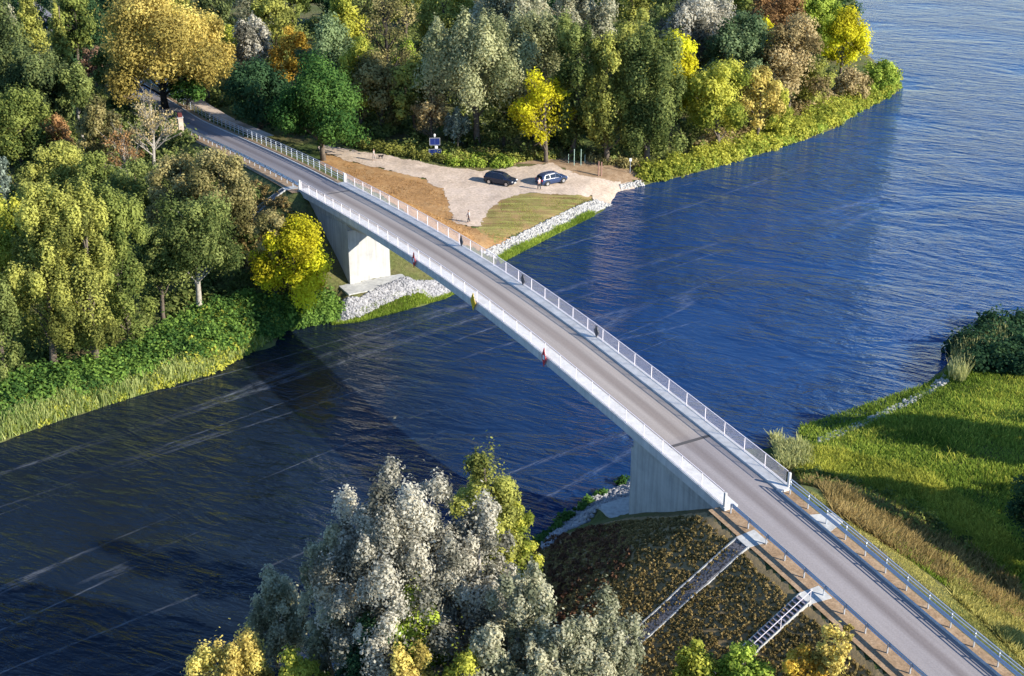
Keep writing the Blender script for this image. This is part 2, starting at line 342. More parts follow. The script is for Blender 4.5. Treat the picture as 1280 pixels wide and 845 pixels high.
for a,b_ in ((.0,1.2),(5.1,6.15)):
    k=MB(); i0=.0 if a==0 else 0
    if a==0: pr=[(1.2,-.05),(1.2,.15),(0,.19),(0,-.55),(.43,-.55),(.43,-.05)]
    else: pr=[(5.1,-.05),(5.1,.15),(6.15,.19),(6.15,-.55),(5.72,-.55),(5.72,-.05)]
    k.sweep(pr,frames(-1.2,82.6)); part(k,'edge_beam',M['cap'],br)
for k in (0,1):
    a=MB(); sA,sB=((-.3,12.4) if k==0 else (70.3,82.3)); z0=-1.
    sg=1 if k==0 else -1; sf=sB if k==0 else sA
    # wing walls following the deck above, and the front wall facing the river
    def wallbox(s0,s1,n0,n1):
        q=np.linspace(s0,s1,7); vv=[];ff=[]
        for s in q:
            t=zr(s)-ddepth(s)*.62
            vv+=[W(s,n0,0,z0),W(s,n1,0,z0),W(s,n1,0,t),W(s,n0,0,t)]
        for i in range(6):
            for j in range(4): ff.append((i*4+j,i*4+(j+1)%4,(i+1)*4+(j+1)%4,(i+1)*4+j))
        ff+=[(0,1,2,3),(24,25,26,27)]; a.add(vv,ff)
    wallbox(sA,sB,.5,5.65)
    part(a,'abutment',M['concrete'],br)
    p=MB(); t=zr(sf)-ddepth(sf)-.02
    p.box(W(sf+sg*.14,1.15,0,(z0+t)/2),(.28,1.3,t-z0),X=(*B,0),Y=(*Nn,0)); part(p,'pilaster',M['concrete'],br)
    p=MB(); p.box(W(sf+sg*1.5,3.1,0,1.48),(3.0,7.9,1.7),X=(*B,0),Y=(*Nn,0)); part(p,'footing',M['cap'] if 0 else M['concrete'],br,bevel=.03)
M['joint']=mat('joint_rubber',(.06,.055,.055),.8)
for s in (2.5,73.8):
    k=MB(); k.sweep([(1.25,.011),(1.25,.02),(5.05,.02),(5.05,.011)],frames(s,s+.32,.32)); part(k,'expansion_joint',M['joint'],br)
def railing(nr):
    r=part(MB().sweep([(nr-.025,1.31),(nr-.025,1.355),(nr+.025,1.355),(nr+.025,1.31)],frames(-.6,82.2)),'railing',M['rail'],br)
    bars=MB()
    s=-.4
    while s<82:
        bars.box(W(s,nr,.77),(.012 if nr<1 else .030,.005,.98),X=(*B,0),Y=(*Nn,0)); s+=.10
    bars.build('infill',M['rail'],r)
    MB().sweep([(nr-.02,.24),(nr-.02,.28),(nr+.02,.28),(nr+.02,.24)],frames(-.6,82.2)).build('bottom_rail',M['rail'],r)
    for i in range(34):
        s=-.4+i*2.5
        if s>82: break
        q=MB(); q.box((0,0,.59),(.04,.05,1.18),X=(*B,0),Y=(*Nn,0)); q.box((0,0,.01),(.18,.16,.03),X=(*B,0),Y=(*Nn,0))
        o=q.build('post',M['rail'],r) if i==0 else None
        if o is None: o=pc.copy(); COL.objects.link(o); o.parent=r
        else: pc=o
        o.location=W(s,nr,.17)
    return r
# parent of part() carries an inverse, so sub-parts must stay in world space too
_old=MB.build
r1=railing(.16); r2=railing(5.98)
for s,nr in ((-1.0,.16),(82.4,.16),(-1.0,5.98),(82.4,5.98)):
    q=MB(); q.box(W(s,nr,.70),(.20,.20,1.25),X=(*B,0),Y=(*Nn,0)); part(q,'end_post',M['cap'],br,bevel=.02)
# ------------------------------------------------------------------ navigation boards on the bridge
M['red']=mat('board_red',(.50,.03,.05),.5); M['yel']=mat('board_yellow',(.62,.40,.02),.5); M['dk']=mat('board_back',(.12,.12,.13),.5,.3)
M['whi']=mat('white_paint',(.8,.8,.8),.5); 
def board(s,left,colr,label,hh=.9,ww=.5):
    n0=-.16 if left else 5.88; c=W(s,n0,.15 if left else .72)
    r=empty('navigation_board',c,0,label,'sign','navigation boards hung on the bridge edge')
    X=np.array([*B,0.]); Y=np.array([*Nn,0.]); Z=np.array([0,0,1.])
    a=(0,0,0)
    def dia(h,w_,t,off,name,m):
        q=MB(); vv=[]
        for e in (-t/2,t/2):
            for (u,z) in ((0,h),(w_,0),(0,-h),(-w_,0)): vv.append(X*u+Z*z+Y*(e+off))
        q.add(vv,[(0,1,2,3),(7,6,5,4)]+[(i,(i+1)%4,4+(i+1)%4,4+i) for i in range(4)]); return q.build(name,m,r)
    sd=-1 if left else 1
    dia(hh,ww,.04,0,'plate',M[colr])
    if colr=='red':
        q=MB(); q.box(Y*sd*.026,(ww*.85,.01,.42),X=X,Y=Y); q.build('white_stripe',M['whi'],r)
    q=MB(); q.box(Y*(-sd*.06)+Z*.1,(.05,.05,hh*1.6),X=X,Y=Y); q.box(Y*(-sd*.02)+Z*.5,(ww*1.0,.04,.05),X=X,Y=Y); q.build('bracket',M['dk'],r)
def s_at(px,py,n0):   # deck station whose edge shows at this point
    bs,bd=0,1e9
    for s in np.arange(0,85,.1):
        q=prj(W(s,n0,.15)); dd=abs(q[0]-px)
        if dd<bd: bs,bd=s,dd
    return bs
board(s_at(517,327,-.16),1,'red','red board on the left bridge railing, nearest the far abutment',.85,.36)
board(s_at(591,379,-.16),1,'yel','yellow diamond board on the left bridge railing')
board(s_at(680,447,-.16),1,'red','red board on the left bridge railing, at mid-span right of the yellow one',.9,.36)
board(s_at(574,307,5.6),0,'dk','dark board seen from behind on the right railing, farthest of three',.58,.42)
board(s_at(650,355,5.6),0,'dk','dark board seen from behind on the right railing, middle of three',.58,.42)
board(s_at(742,418,5.6),0,'dk','dark board seen from behind on the right railing, nearest of three',.58,.42)
# ------------------------------------------------------------------ guardrails
def guardrail(s0,s1,n0,face,label,rails=(),ph=.80,beam=True):
    """face=+1: beam on the +n side of its posts"""
    r=empty('guardrail',W(s0,n0,-.05),0,label,'guardrail'); base=np.array(r.location)
    post=None; k=int(abs(s1-s0)/2)
    for i in range(k+1):
        s=s0+(s1-s0)*i/k
        if post is None:
            q=MB(); q.box((0,0,ph/2-.1),(.06,.10,ph+.2),X=(*B,0),Y=(*Nn,0)); o=post=q.build('post',M['guard'],r)
        else: o=post.copy(); COL.objects.link(o); o.parent=r
        o.location=Vector(W(s,n0,-.05)-base)
    def fr(a,b_,off):
        return [(lambda n,z,s=s:W(s,n0+n,z)-base) for s in np.linspace(a,b_,int(abs(b_-a)/1)+2)]
    if beam:
        e=face; x=.07*e
        pf=[(x,.45),(x+.05*e,.50),(x+.05*e,.56),(x,.61),(x,.65),(x+.05*e,.70),(x+.05*e,.76),(x,.81)]
        pf=pf+[(a-.012*e,b_) for a,b_ in pf[::-1]]
        MB().sweep(pf,fr(s0,s1,0)).build('beam',M['guard'],r)
    for z in rails:
        MB().sweep([(-.03,z-.03),(-.03,z+.03),(.03,z+.03),(.03,z-.03)],fr(s0,s1,0)).build('rail',M['guard'],r)
guardrail(83,133,.25,1,'steel guardrail along the left edge of the near approach road')
guardrail(83,133,5.62,-1,'tall steel guardrail with two upper rails beside the near right verge',(.98,1.22),1.25)
guardrail(-1.6,-70,.25,1,'steel guardrail on the tree side of the far approach road')
guardrail(-1.6,-90,6.1,-1,'steel post and rail fence beside the far approach, facing the sandy path',(.35,.65,.95,1.2),1.25,beam=False)
# ------------------------------------------------------------------ foliage
def norm(a): return a/(np.linalg.norm(a,axis=1,keepdims=True)+1e-9)
def sph(n,r=R):
    return norm(r.normal(size=(n,3)))
def leaves(name,Pt,size,nrm,lv,m,parent=None,asp=.62,loc=None,r=R):
    n=len(Pt); nrm=norm(nrm); t=norm(np.cross(nrm,sph(n,r))); b=np.cross(nrm,t); size=np.broadcast_to(size,(n,))[:,None]
    V=np.empty((n,4,3),np.float32); V[:,0]=Pt-t*size; V[:,1]=Pt+b*size*asp; V[:,2]=Pt+t*size; V[:,3]=Pt-b*size*asp
    me=nmesh(name,V.reshape(-1,3),np.arange(4*n).reshape(n,4)); at=me.attributes.new('lv','FLOAT','FACE'); at.data.foreach_set('value',np.clip(lv,0,1).astype(np.float32))
    return link(name,me,m,parent,loc)
def blobs_to_leaves(C,Rd,cnt,r,lvb=None,nz=.55,up=.3,shell=3.0,taper=0):
    """C (k,3) centres, Rd (k,3) radii, cnt (k,) number of leaves"""
    idx=np.repeat(np.arange(len(C)),cnt); n=len(idx); d=sph(n,r); rr=r.random(n)**(1/shell)
    # lumpy surface of each clump
    rr=rr*(1+(.30 if taper==.25 else .22)*np.sin(d[:,0]*5+idx)*np.sin(d[:,1]*6+idx*1.7)+(.22 if taper==.25 else .13)*r.normal(size=n))
    q=d*rr[:,None]
    if taper: 
        k=np.clip(1-taper*(q[:,2]+.3),.15,1.3); q[:,0]*=k; q[:,1]*=k
    Pt=C[idx]+q*Rd[idx]; nm=d*.9+r.normal(size=(n,3))*nz+np.array([0,0,up])
    lv=(lvb[idx] if lvb is not None else .5)+r.normal(size=n)*.16
    return Pt,nm,lv
def crown(kind,Wd,Ht,base,r,size,k=4.):
    """returns leaf points, normals, colour values, and limb targets; origin at the trunk foot"""
    Rr=Wd/2; Hc=Ht-base; c0=np.array([0,0,base+Hc*.5])
    if kind in('round','sparse','dense'):
        nb=int({'round':34,'sparse':26,'dense':44}[kind]); d=sph(nb*2,r); d=d[d[:,2]>-.75][:nb]
        rad_=r.uniform(.50,.86,len(d)); C=c0+d*rad_[:,None]*np.array([Rr,Rr,Hc*.5])
        C[:,:2]*= np.clip(1.12-.35*((C[:,2:3]-base)/Hc),.5,1.1)
        b=r.uniform(.20,.34,len(d))*min(Rr,Hc*.6)*({'sparse':.8}.get(kind,1)); Rd=np.stack([b,b,b*r.uniform(.75,1.15,len(d))],1)
        C=np.vstack([C,c0+np.zeros((1,3))]); Rd=np.vstack([Rd,[[Rr*.55,Rr*.55,Hc*.36]]])
        tp=0
    elif kind=='column':     # hanging columns of leaves
        nb=46; a=r.uniform(0,6.28,nb); q=np.sqrt(r.random(nb))*.80; z=r.random(nb)**.9
        lim=np.sqrt(np.clip(1-(z-.35)**2/.55,.1,1))
        C=np.stack([np.cos(a)*q*Rr*lim,np.sin(a)*q*Rr*lim,base+Hc*(.12+.80*z)],1); b=r.uniform(.15,.25,nb)*Rr
        Rd=np.stack([b,b,b*r.uniform(1.3,2.3,nb)],1); tp=0
    elif kind=='willow':
        nb=40; d=sph(nb*2,r); d=d[d[:,2]>-.45][:nb]; C=c0+d*r.uniform(.45,.85,len(d))[:,None]*np.array([Rr,Rr,Hc*.5]); b=r.uniform(.20,.34,len(d))*Rr
        Rd=np.stack([b,b,b*r.uniform(1.0,1.7,len(d))],1); C=np.vstack([C,c0[None]]); Rd=np.vstack([Rd,[[Rr*.5,Rr*.5,Hc*.36]]]); tp=.5
    elif kind=='poplar':     # upswept pointed plumes
        nb=52; a=r.uniform(0,6.28,nb); q=np.sqrt(r.random(nb))*.86; z=r.random(nb); top=np.sqrt(np.clip(1-q**2*.75,.1,1))
        C=np.stack([np.cos(a)*q*Rr,np.sin(a)*q*Rr,base+Hc*(.08+.78*z*top)],1); b=r.uniform(.19,.31,nb)*Rr
        Rd=np.stack([b,b,b*r.uniform(1.5,2.3,nb)],1); tp=.5
    elif kind=='plume':      # broad rounded crown of many short upswept plumes
        nb=int(150*max(.4,min(1.3,Wd/12))); d=sph(nb*2,r); d=d[d[:,2]>-.62][:nb]; C=c0+d*r.uniform(.45,.86,len(d))[:,None]*np.array([Rr,Rr,Hc*.49])
        C[:,2]+=.05*Hc*np.sin(C[:,0]*1.3/Rr*2+1)*np.cos(C[:,1]*2/Rr); b=r.uniform(.6,1.3,len(d))*(.40+.05*Wd); Rd=np.stack([b*.85,b*.85,b*r.uniform(.9,1.4,len(d))],1); tp=.25
        C=np.vstack([C,c0[None]]); Rd=np.vstack([Rd,[[Rr*.6,Rr*.6,Hc*.36]]])
    else:                    # spire
        nb=40; z=(np.arange(nb)+.5)/nb; a=np.arange(nb)*2.4; q=(1-z)**.8*.62; C=np.stack([np.cos(a)*q*Rr,np.sin(a)*q*Rr,base+Hc*z*.97],1)
        b=(.50*(1-z)+.12)*Rr; Rd=np.stack([b,b,np.full(nb,Hc/nb*2.3)],1); tp=0
    if kind in('column','poplar'): C=np.vstack([C,[[0,0,base+Hc*.40]]]); Rd=np.vstack([Rd,[[Rr*.55,Rr*.55,Hc*.34]]])
    tot=k*Wd*Hc/size**2*({'sparse':.42,'dense':1.15}.get(kind,1)); wgt=(Rd[:,0]*Rd[:,2])**.9
    if kind in('round','sparse','dense','willow','column','poplar','plume'): wgt[-1]*=.45
    cnt=np.maximum((tot*wgt/wgt.sum()),20).astype(int)
    lvb=np.clip(r.normal(.48,.30,len(C))+.12*(C[:,2]-base)/Hc,0,1)
    Pt,nm,lv=blobs_to_leaves(C,Rd,cnt,r,lvb,taper=tp,nz={'sparse':.7,'plume':.34}.get(kind,.34))
    keep=Pt[:,2]>.15; return Pt[keep],nm[keep],lv[keep],C
NT=[0]
def tree(px,top,base,wpx,kind,lm,label,bark='bark',group=None,bf=None,size=None,cat='tree',bare=0,k=4.8,loc=None,name=None,hgt=None,wm=None):
    NT[0]+=1; r=np.random.default_rng(1000+NT[0])
    if loc is None: p=gp(px,base)
    else: p=np.array([loc[0],loc[1],float(gz(loc[0],loc[1]))])
    zc=depth(p); s=F/zc
    if hgt is None:
        h=6.
        for _ in range(20):
            y=prj(p+np.array([0,0,h]))[1]; h+= (y-top)/(s*.9)
        h=max(h,1.5)
    else: h=hgt
    wd=wm or wpx/s*1.10
    # a crown is about as deep as wide, its top leans towards the viewer: small correction
    if bf is None: bf={'round':.07,'dense':.05,'sparse':.16,'column':.06,'willow':.08,'poplar':.08,'plume':.06,'spire':.05}[kind]
    size=size or max(.125,min(.24,1.85/s))*(.9 if kind=='plume' else 1)
    nm_={'spire':'conifer_tree','willow':'willow_tree','poplar':'poplar_tree','plume':'poplar_tree'}.get(kind,'broadleaf_tree') if cat=='tree' else 'shrub'
    t=empty(name or nm_,p-np.array([0,0,.1]),r.uniform(0,6.28),label,cat,group)
    Pt,nm,lv,C=crown(kind,wd,h,h*bf,r,size,k)
    if not bare: leaves('crown',Pt,size*r.uniform(.6,1.25,len(Pt)),nm,lv,LM[lm],t,r=r)
    elif bare<1:
        q=r.random(len(Pt))>bare; leaves('crown',Pt[q],size*r.uniform(.5,1.,q.sum()),nm[q],lv[q],LM[lm],t,r=r)
    tk=MB(); r0=max(.10,.016*h+.012*wd); lean=r.normal(0,.02,2)*h; hz=h*(.80 if kind!='spire' else .95)
    def tp(u): return np.array([lean[0]*u+.05*h*.3*math.sin(u*4+NT[0]),lean[1]*u+.012*h*math.cos(u*5),-.3+(hz+.3)*u])
    tk.tube([tp(u) for u in np.linspace(0,1,8)],[r0*(1.25 if u==0 else 1)*(1-.8*u) for u in np.linspace(0,1,8)],7)
    sel=r.permutation(len(C)-1)[:(16 if not bare and kind!='sparse' else 26)]
    for i in sel:
        c=C[i]; u0=np.clip((c[2]-.35*np.hypot(c[0],c[1])-.12*h)/hz,.15,.92); a=tp(u0); e=a+(c-a)*1.0
        m1=a*.5+e*.5+np.array([0,0,.06*h*r.uniform(-.4,1)]); rr=r0*.42*(1-.6*u0)
        tk.tube([a,m1,e],[rr,rr*.65,rr*.2],5,False)
        if bare or kind=='sparse':
            for _ in range(4):
                f=e+r.normal(size=3)*wd*.11+np.array([0,0,wd*.07]); st=a+(e-a)*r.uniform(.4,.8); tk.tube([st,(st+f)/2+r.normal(size=3)*.1,f],[rr*.4,rr*.28,rr*.1],4,False)
    tk.build('trunk',M[bark],t,smooth=True)
    return t
def scatter_in(poly,n,r=R):
    poly=np.array(poly); a=poly.min(0); b=poly.max(0); out=[]; got=0
    while got<n:
        q=r.uniform(a,b,(n*2,2)); q=q[sdist(poly,q[:,0],q[:,1])>0]; out.append(q); got+=len(q)
        if len(out)>60: break
    return np.vstack(out)[:n]
def thicket(name,poly,n,rr,lm,label,size=.2,dens=1.,seed=1,zf=1.1,nf=26):
    """a mass of undergrowth: many low clumps of leaves, one object of stuff"""
    r=np.random.default_rng(seed); q=scatter_in(poly,n,r); b=r.uniform(rr[0],rr[1],len(q)); z=gz(q[:,0],q[:,1])
    z=np.maximum(z,0); C=np.stack([q[:,0],q[:,1],z+b*.35],1); Rd=np.stack([b,b,b*zf*r.uniform(.7,1.3,len(q))],1)
    cnt=(dens*nf*b*b/size**2*.35).astype(int)+6; lvb=np.clip(.5+.28*wob(q[:,0],q[:,1],.5,seed)+r.normal(size=len(q))*.2,0,1)
    Pt,nm,lv=blobs_to_leaves(C,Rd,cnt,r,lvb,nz=.6,up=.5); keep=Pt[:,2]>gz(Pt[:,0],Pt[:,1])-.05; keep&=Pt[:,2]>.02
    o=leaves(name,Pt[keep],size*r.uniform(.6,1.3,keep.sum()),nm[keep],lv[keep],LM[lm],r=r); return tag(o,label,kind='stuff')
def blades(name,poly,n,h,w_,lm,label,seed=1,lean=.35,mask=None):
    r=np.random.default_rng(seed); q=scatter_in(poly,n,r)
    if mask is not None: q=q[mask(q[:,0],q[:,1],r)]
    n=len(q); z=np.maximum(gz(q[:,0],q[:,1]),0)-.03; hh=r.uniform(h[0],h[1],n)*(.75+.35*wob(q[:,0],q[:,1],.8,seed+3)); a=r.uniform(0,6.28,n)
    p0=np.stack([q[:,0],q[:,1],z],1); dx=np.stack([np.cos(a),np.sin(a),0*a],1)*(w_*r.uniform(.6,1.4,n))[:,None]; ln=r.normal(size=(n,2))*lean
    V=np.empty((n,4,3),np.float32); tip=p0+np.stack([ln[:,0]*hh,ln[:,1]*hh,hh],1); V[:,0]=p0-dx; V[:,1]=p0+dx; V[:,2]=tip+dx*.35; V[:,3]=tip-dx*.35
    me=nmesh(name,V.reshape(-1,3),np.arange(4*n).reshape(n,4)); at=me.attributes.new('lv','FLOAT','FACE')
    at.data.foreach_set('value',np.clip(.5+.3*wob(q[:,0],q[:,1],.35,seed+9)+r.normal(size=n)*.18,0,1).astype(np.float32)); o=link(name,me,LM[lm]); return tag(o,label,kind='stuff')
# ---- trees. columns: x, y of top, y of foot, width (photo pixels), habit, leaves, label, options
T=[
# right of the far road
(405,72,200,116,'dense','vivid','vivid green round tree at the far bridge end beside the railing',{}),
(326,72,172,84,'dense','dark','dark green shaded tree left of the vivid green round tree',{}),
(208,-28,136,150,'round','gold','largest golden yellow tree, overhanging the far road',{'bark':'darkbark'}),
(262,6,128,70,'round','gold','smaller golden tree joined to the right side of the largest golden one',{}),
(235,82,136,46,'round','vivid','small bright green tree at the foot of the largest golden tree',{}),
(122,54,108,40,'round','bronze','reddish bronze bush at the far left end of the sandy strip',{'cat':'shrub'}),
(286,28,100,46,'round','yg','small yellow-green tree right of the golden tree',{}),
(322,8,118,52,'willow','silver','silvery grey-green tree in the back row above the dark green one',{}),
(369,24,125,50,'round','orange','orange-yellow tree behind the vivid green round one',{}),
(348,-30,90,60,'round','olive','olive tree in the back row behind the orange-yellow one',{}),
(412,14,150,78,'round','teal','blue-green tree standing just behind the vivid green round one',{}),
(452,38,165,54,'round','yg','yellowish tree right of the blue-green one',{}),
(436,-30,120,60,'round','yg','pale yellow-green tree in the back row left of the bare dark tree',{}),
(488,-35,140,92,'sparse','brown','nearly bare tree with black trunk and limbs at the top of the photo',{'bark':'darkbark','bare':.6}),
(508,42,130,36,'round','lime','small yellow-green tree glimpsed behind the bare dark trunk',{}),
(478,62,168,78,'round','brown','dull brown-green tree below the bare dark tree',{}),
(520,62,172,66,'round','olive','olive brown tree left of the great willow',{}),
(540,105,184,52,'sparse','tan','thin tree with golden tan twigs above the blue boards',{}),
(572,132,190,34,'willow','bluegrey','small pale silvery willow at the foot of the great willow',{}),
(598,2,186,140,'willow','willow','great grey-green willow behind the blue boards',{}),
(668,-6,172,104,'willow','willow','grey-green willow behind the yellow autumn tree',{}),
(640,-70,130,100,'willow','grey','pale grey-green willow in the back row at the top edge',{}),
(560,-60,120,80,'round','olive','dark olive tree in the back row between the bare tree and the great willow',{}),
(630,100,186,60,'round','alder','low dark green tree between the willow and the yellow autumn tree',{}),
(681,86,203,86,'sparse','yellow','thin yellow autumn tree behind the two parked cars',{'k':5.5}),
(716,20,196,76,'column','alder','grey-green tree just right of the yellow autumn tree',{}),
(732,-40,120,80,'willow','grey','grey willow at the top edge above the parked cars',{}),
(757,38,204,72,'column','olive','tall olive green tree left of the dark alder',{}),
(808,34,207,100,'column','alder','tall dark green alder by the shore, in front of the bright yellow tree',{}),
(838,26,170,72,'round','yellow','bright yellow tree half hidden behind the dark shore alder',{}),
(795,0,150,60,'round','olive','olive tree in the back row above the dark shore alder',{}),
(866,-22,120,100,'willow','silver','whitish grey willow in the back row',{}),
(895,60,190,86,'round','yg','yellow-green tree right of the bright yellow one near the shore',{}),
(915,6,140,84,'round','teal','soft green tree below and right of the whitish willow',{}),
(946,78,178,58,'round','gold','golden tan tree above the shore right of the yellow-green one',{}),
(952,12,120,34,'round','yellow','narrow yellow tree behind the pinkish brown one',{}),
(985,14,146,92,'round','tan','broad pinkish tan tree near the point',{}),
(962,-35,90,70,'round','rust','rusty brown tree at the top edge near the point',{}),
(968,105,172,44,'round','yg','low leafy yellow-green tree on the shore below the pinkish tan one',{}),
(1012,-22,80,76,'round','lime','light green tree at the top edge near the point',{}),
(1050,6,104,66,'round','yellow','mustard yellow tree closest to the point',{'bark':'bark'}),
(1035,-50,70,60,'round','dark','dark green tree at the top edge behind the mustard yellow one',{}),
(1015,70,140,50,'round','olive','small olive tree left of the mustard yellow one',{}),
(1098,74,118,52,'dense','lime','bright green bush on the very tip of the point',{'cat':'shrub'}),
(1062,84,126,48,'round','tan','pale tan bush left of the bright green one on the point',{'cat':'shrub'}),
# forest left of the far road
(152,-60,62,90,'spire','dark','dark conifer at the top edge behind the golden tree',{}),
(110,-50,80,70,'spire','dark','dark conifer at the top edge left of the golden tree',{}),
(85,0,128,34,'spire','olive','narrow pale green conifer with a pointed top, upper left',{}),
(48,-30,110,50,'spire','olive','pale olive conifer at the top edge, upper left',{}),
(18,-20,170,100,'column','pine','grey-green pine in the upper left corner',{'bark':'bark'}),
(62,34,186,86,'round','pine','dull green tree below the pale conifers, upper left',{}),
(30,104,214,84,'round','green','fresh green tree on the left edge, halfway down the forest',{}),
(106,76,190,48,'round','alder','grey-green tree with a thin pale trunk, left of the road',{'bark':'birch','bf':.45}),
(70,136,210,52,'round','rust','rusty brown tree among the green trees, upper left',{}),
(132,112,226,52,'round','brown','brownish tree left of the bare white-trunked tree',{}),
(80,165,262,84,'round','olive','olive tree below the rusty brown one',{}),
(196,104,232,66,'sparse','tan','half bare tree with a forked white trunk in front of the far road',{'bark':'birch','bare':.65,'bf':.3}),
(160,150,240,50,'sparse','rust','thin brownish tree with bare leaning stems left of the white-trunked one',{'bark':'birch','bare':.4}),
(130,185,280,70,'round','green','green tree in the middle of the left forest',{}),
(178,192,300,84,'round','alder','mid green tree below the white-trunked tree',{}),
(4,182,270,34,'willow','bluegrey','small bluish grey tree on the left edge',{}),
(232,178,330,84,'round','brown','tall brown-olive tree hiding the far road edge',{}),
(284,176,322,86,'round','brown','brown-olive tree between the forest and the yellow tree',{}),
(252,236,396,124,'round','alder','grey-green tree with a bare pale trunk above the bank',{'bark':'birch','bf':.22}),
(20,222,420,86,'column','yg','yellow-green tree on the left edge above the reeds',{}),
(70,222,462,96,'column','olive','tall leafy yellow-olive tree, second from the left edge above the reeds',{}),
(122,230,462,92,'column','olive','tall leafy yellow-olive tree, third from the left edge above the reeds',{}),
(165,226,440,84,'column','green','leafy green tree between the yellow-olive trees and the pale trunk',{}),
(6,330,486,70,'column','alder','dark leafy tree cut by the left edge above the reeds',{}),
(205,262,404,50,'round','alder','slim green tree left of the pale bare trunk',{'bark':'bark','bf':.12}),
(372,264,392,104,'round','yellow','bright yellow tree beside the far abutment',{'bf':.06,'k':5}),
(345,245,372,50,'round','brown','dull brown tree behind the bright yellow one by the abutment',{}),
# near bank, bottom of the photo
(508,572,915,204,'plume','silver','great silvery poplar with the broadest crown at the bottom of the photo',{'bark':'birch','k':6.5}),
(592,600,900,108,'plume','silver','silvery poplar joined to the right side of the greatest one',{'bark':'birch'}),
(424,640,905,86,'plume','grey','grey lower poplar joined to the left side of the greatest one',{'bark':'birch'}),
(612,520,800,88,'round','olive','olive-yellow tree rising behind the silver poplars',{}),
(646,600,790,56,'round','yg','smaller yellow-olive tree right of the silver poplars',{}),
(352,708,870,76,'plume','grey','small greyish tree at the left foot of the poplar clump',{}),
(296,788,960,124,'plume','gold','yellow tree at the bottom edge, far left of the clump',{}),
(384,800,950,80,'round','yg','dark yellowish bush at the bottom edge left of the poplars',{'cat':'shrub'}),
(520,704,945,84,'round','lime','light green pointed tree in front of the silver poplars',{}),
(468,762,960,90,'dense','dark','dark green tree below the silver poplars at the bottom edge',{}),
(520,790,985,60,'plume','gold','small golden tree at the bottom edge in front of the poplars',{}),
(580,782,985,70,'plume','yg','second small golden-green tree at the bottom edge, right of the light green one',{}),
(652,690,950,116,'plume','grey','grey-green poplar in the bottom right part of the clump',{'bark':'birch'}),
(690,760,990,96,'plume','grey','low silver-green poplar at the bottom edge beside the chute',{'bark':'birch'}),
(742,726,965,120,'plume','grey','right-most silver poplar, beside the cobbled chute',{'bark':'birch'}),
(615,760,985,80,'round','grey','low grey bush at the bottom edge between the poplars',{'cat':'shrub'}),
(866,800,905,70,'round','yg','yellow-green bush on the slope at the bottom edge, left one',{'cat':'shrub'}),
(925,798,900,80,'round','lime','light green bush at the bottom edge below the stairs',{'cat':'shrub'}),
(1036,764,880,54,'sparse','gold','golden bush on the slope right of the stairs',{'cat':'shrub','k':7}),
(1000,800,890,60,'round','orange','rusty orange bush at the bottom edge right of the stairs',{'cat':'shrub'}),
]
for (x,y,b_,wp,kd,lm,lb,op) in T: tree(x,y,b_,wp,kd,lm,lb,**op)
# right bank: trees at and beyond the right edge of the photo (they throw the long shadows on the meadow)
tree(1306,548,720,110,'dense','dark','dark green tree cut by the right edge beside the meadow')
for i,(x,y,h,wd) in enumerate(((54,104,12,9),(63,100,13,9),(72,104,13,10),(49,91,13,8),(57,84,15,9),(66,88,14,10),(46,67,13.5,8),(84,112,13,11),(53,79,14,8),(61,74,14,9),(78,96,13,10))):
    tree(0,0,0,0,'round','green','green tree beyond the right edge of the meadow',loc=(x,y),hgt=h,wm=wd,group='trees beyond the right edge of the meadow',size=.3)
# forest continuing behind, filling the gaps between the named trees
fr=np.random.default_rng(5); cnt=0
BG=[(40,-20),(120,-30),(-30,60),(-40,160),(-50,280),(-60,380),(-20,-60),(200,-70),(330,-100),(460,-90),(600,-100),(730,-100),(860,-100),(970,-90)]
BG+=[(x,fr.uniform(-38,0)) for x in range(225,1040,47)]+[(x,fr.uniform(30,60)) for x in range(560,960,55)]+[(14,30),(100,20),(60,110),(150,60)]
for (x,y) in BG:
    p=gp(x,y+(70 if x>-20 else 60)); k=['dark','alder','olive','pine','grey','green'][cnt%6]; cnt+=1
    tree(0,0,0,0,'round',k,'background forest tree filling in behind the nearer trees',loc=p[:2],hgt=fr.uniform(12,16),wm=fr.uniform(9,12),group='background forest trees',size=.3,k=3)
# ---- undergrowth and grass
thicket('bank_undergrowth',gpoly([(0,480),(60,470),(120,455),(190,430),(240,398),(300,375),(350,385),(410,372),(425,385),(352,408),(345,420),(300,436),(262,450),(200,468),(120,492),(50,512),(0,530)]),900,(.5,1.3),'bank','green nettles and brush along the left bank',.19,.9,11)
thicket('bank_undergrowth',gpoly([(190,440),(260,395),(330,385),(350,410),(300,440),(262,462),(205,476)]),260,(.4,1.0),'yg','yellowish brush along the left bank',.18,.9,12)
thicket('forest_undergrowth',gpoly([(0,150),(120,120),(210,150),(280,230),(320,250),(330,330),(300,380),(230,400),(0,470)]),700,(.7,1.6),'alder','dark brush under the left forest',.27,.7,13)
thicket('forest_undergrowth',gpoly([(230,120),(330,160),(470,180),(560,200),(640,200),(720,200),(800,205),(900,185),(1000,150),(1050,110),(1060,20),(600,0),(260,40)]),1500,(.8,1.8),'alder','dark brush under the far forest',.3,.6,14)
thicket('shore_undergrowth',gpoly([(790,215),(850,200),(900,185),(950,168),(1000,150),(1040,128),(1080,100),(1118,92),(1118,112),(1080,135),(1045,155),(1000,174),(950,190),(900,205),(850,218),(806,228)]),750,(.5,1.4),'yg','yellow-green brush along the far shore',.22,.9,15)
thicket('shore_undergrowth',gpoly([(830,222),(900,204),(950,190),(1000,174),(1046,156),(1078,136),(1110,122),(1125,110),(1118,98),(1070,120),(1000,158),(900,192),(830,212)]),380,(.4,.9),'lime','bright green brush at the water edge of the far shore',.2,.9,16)
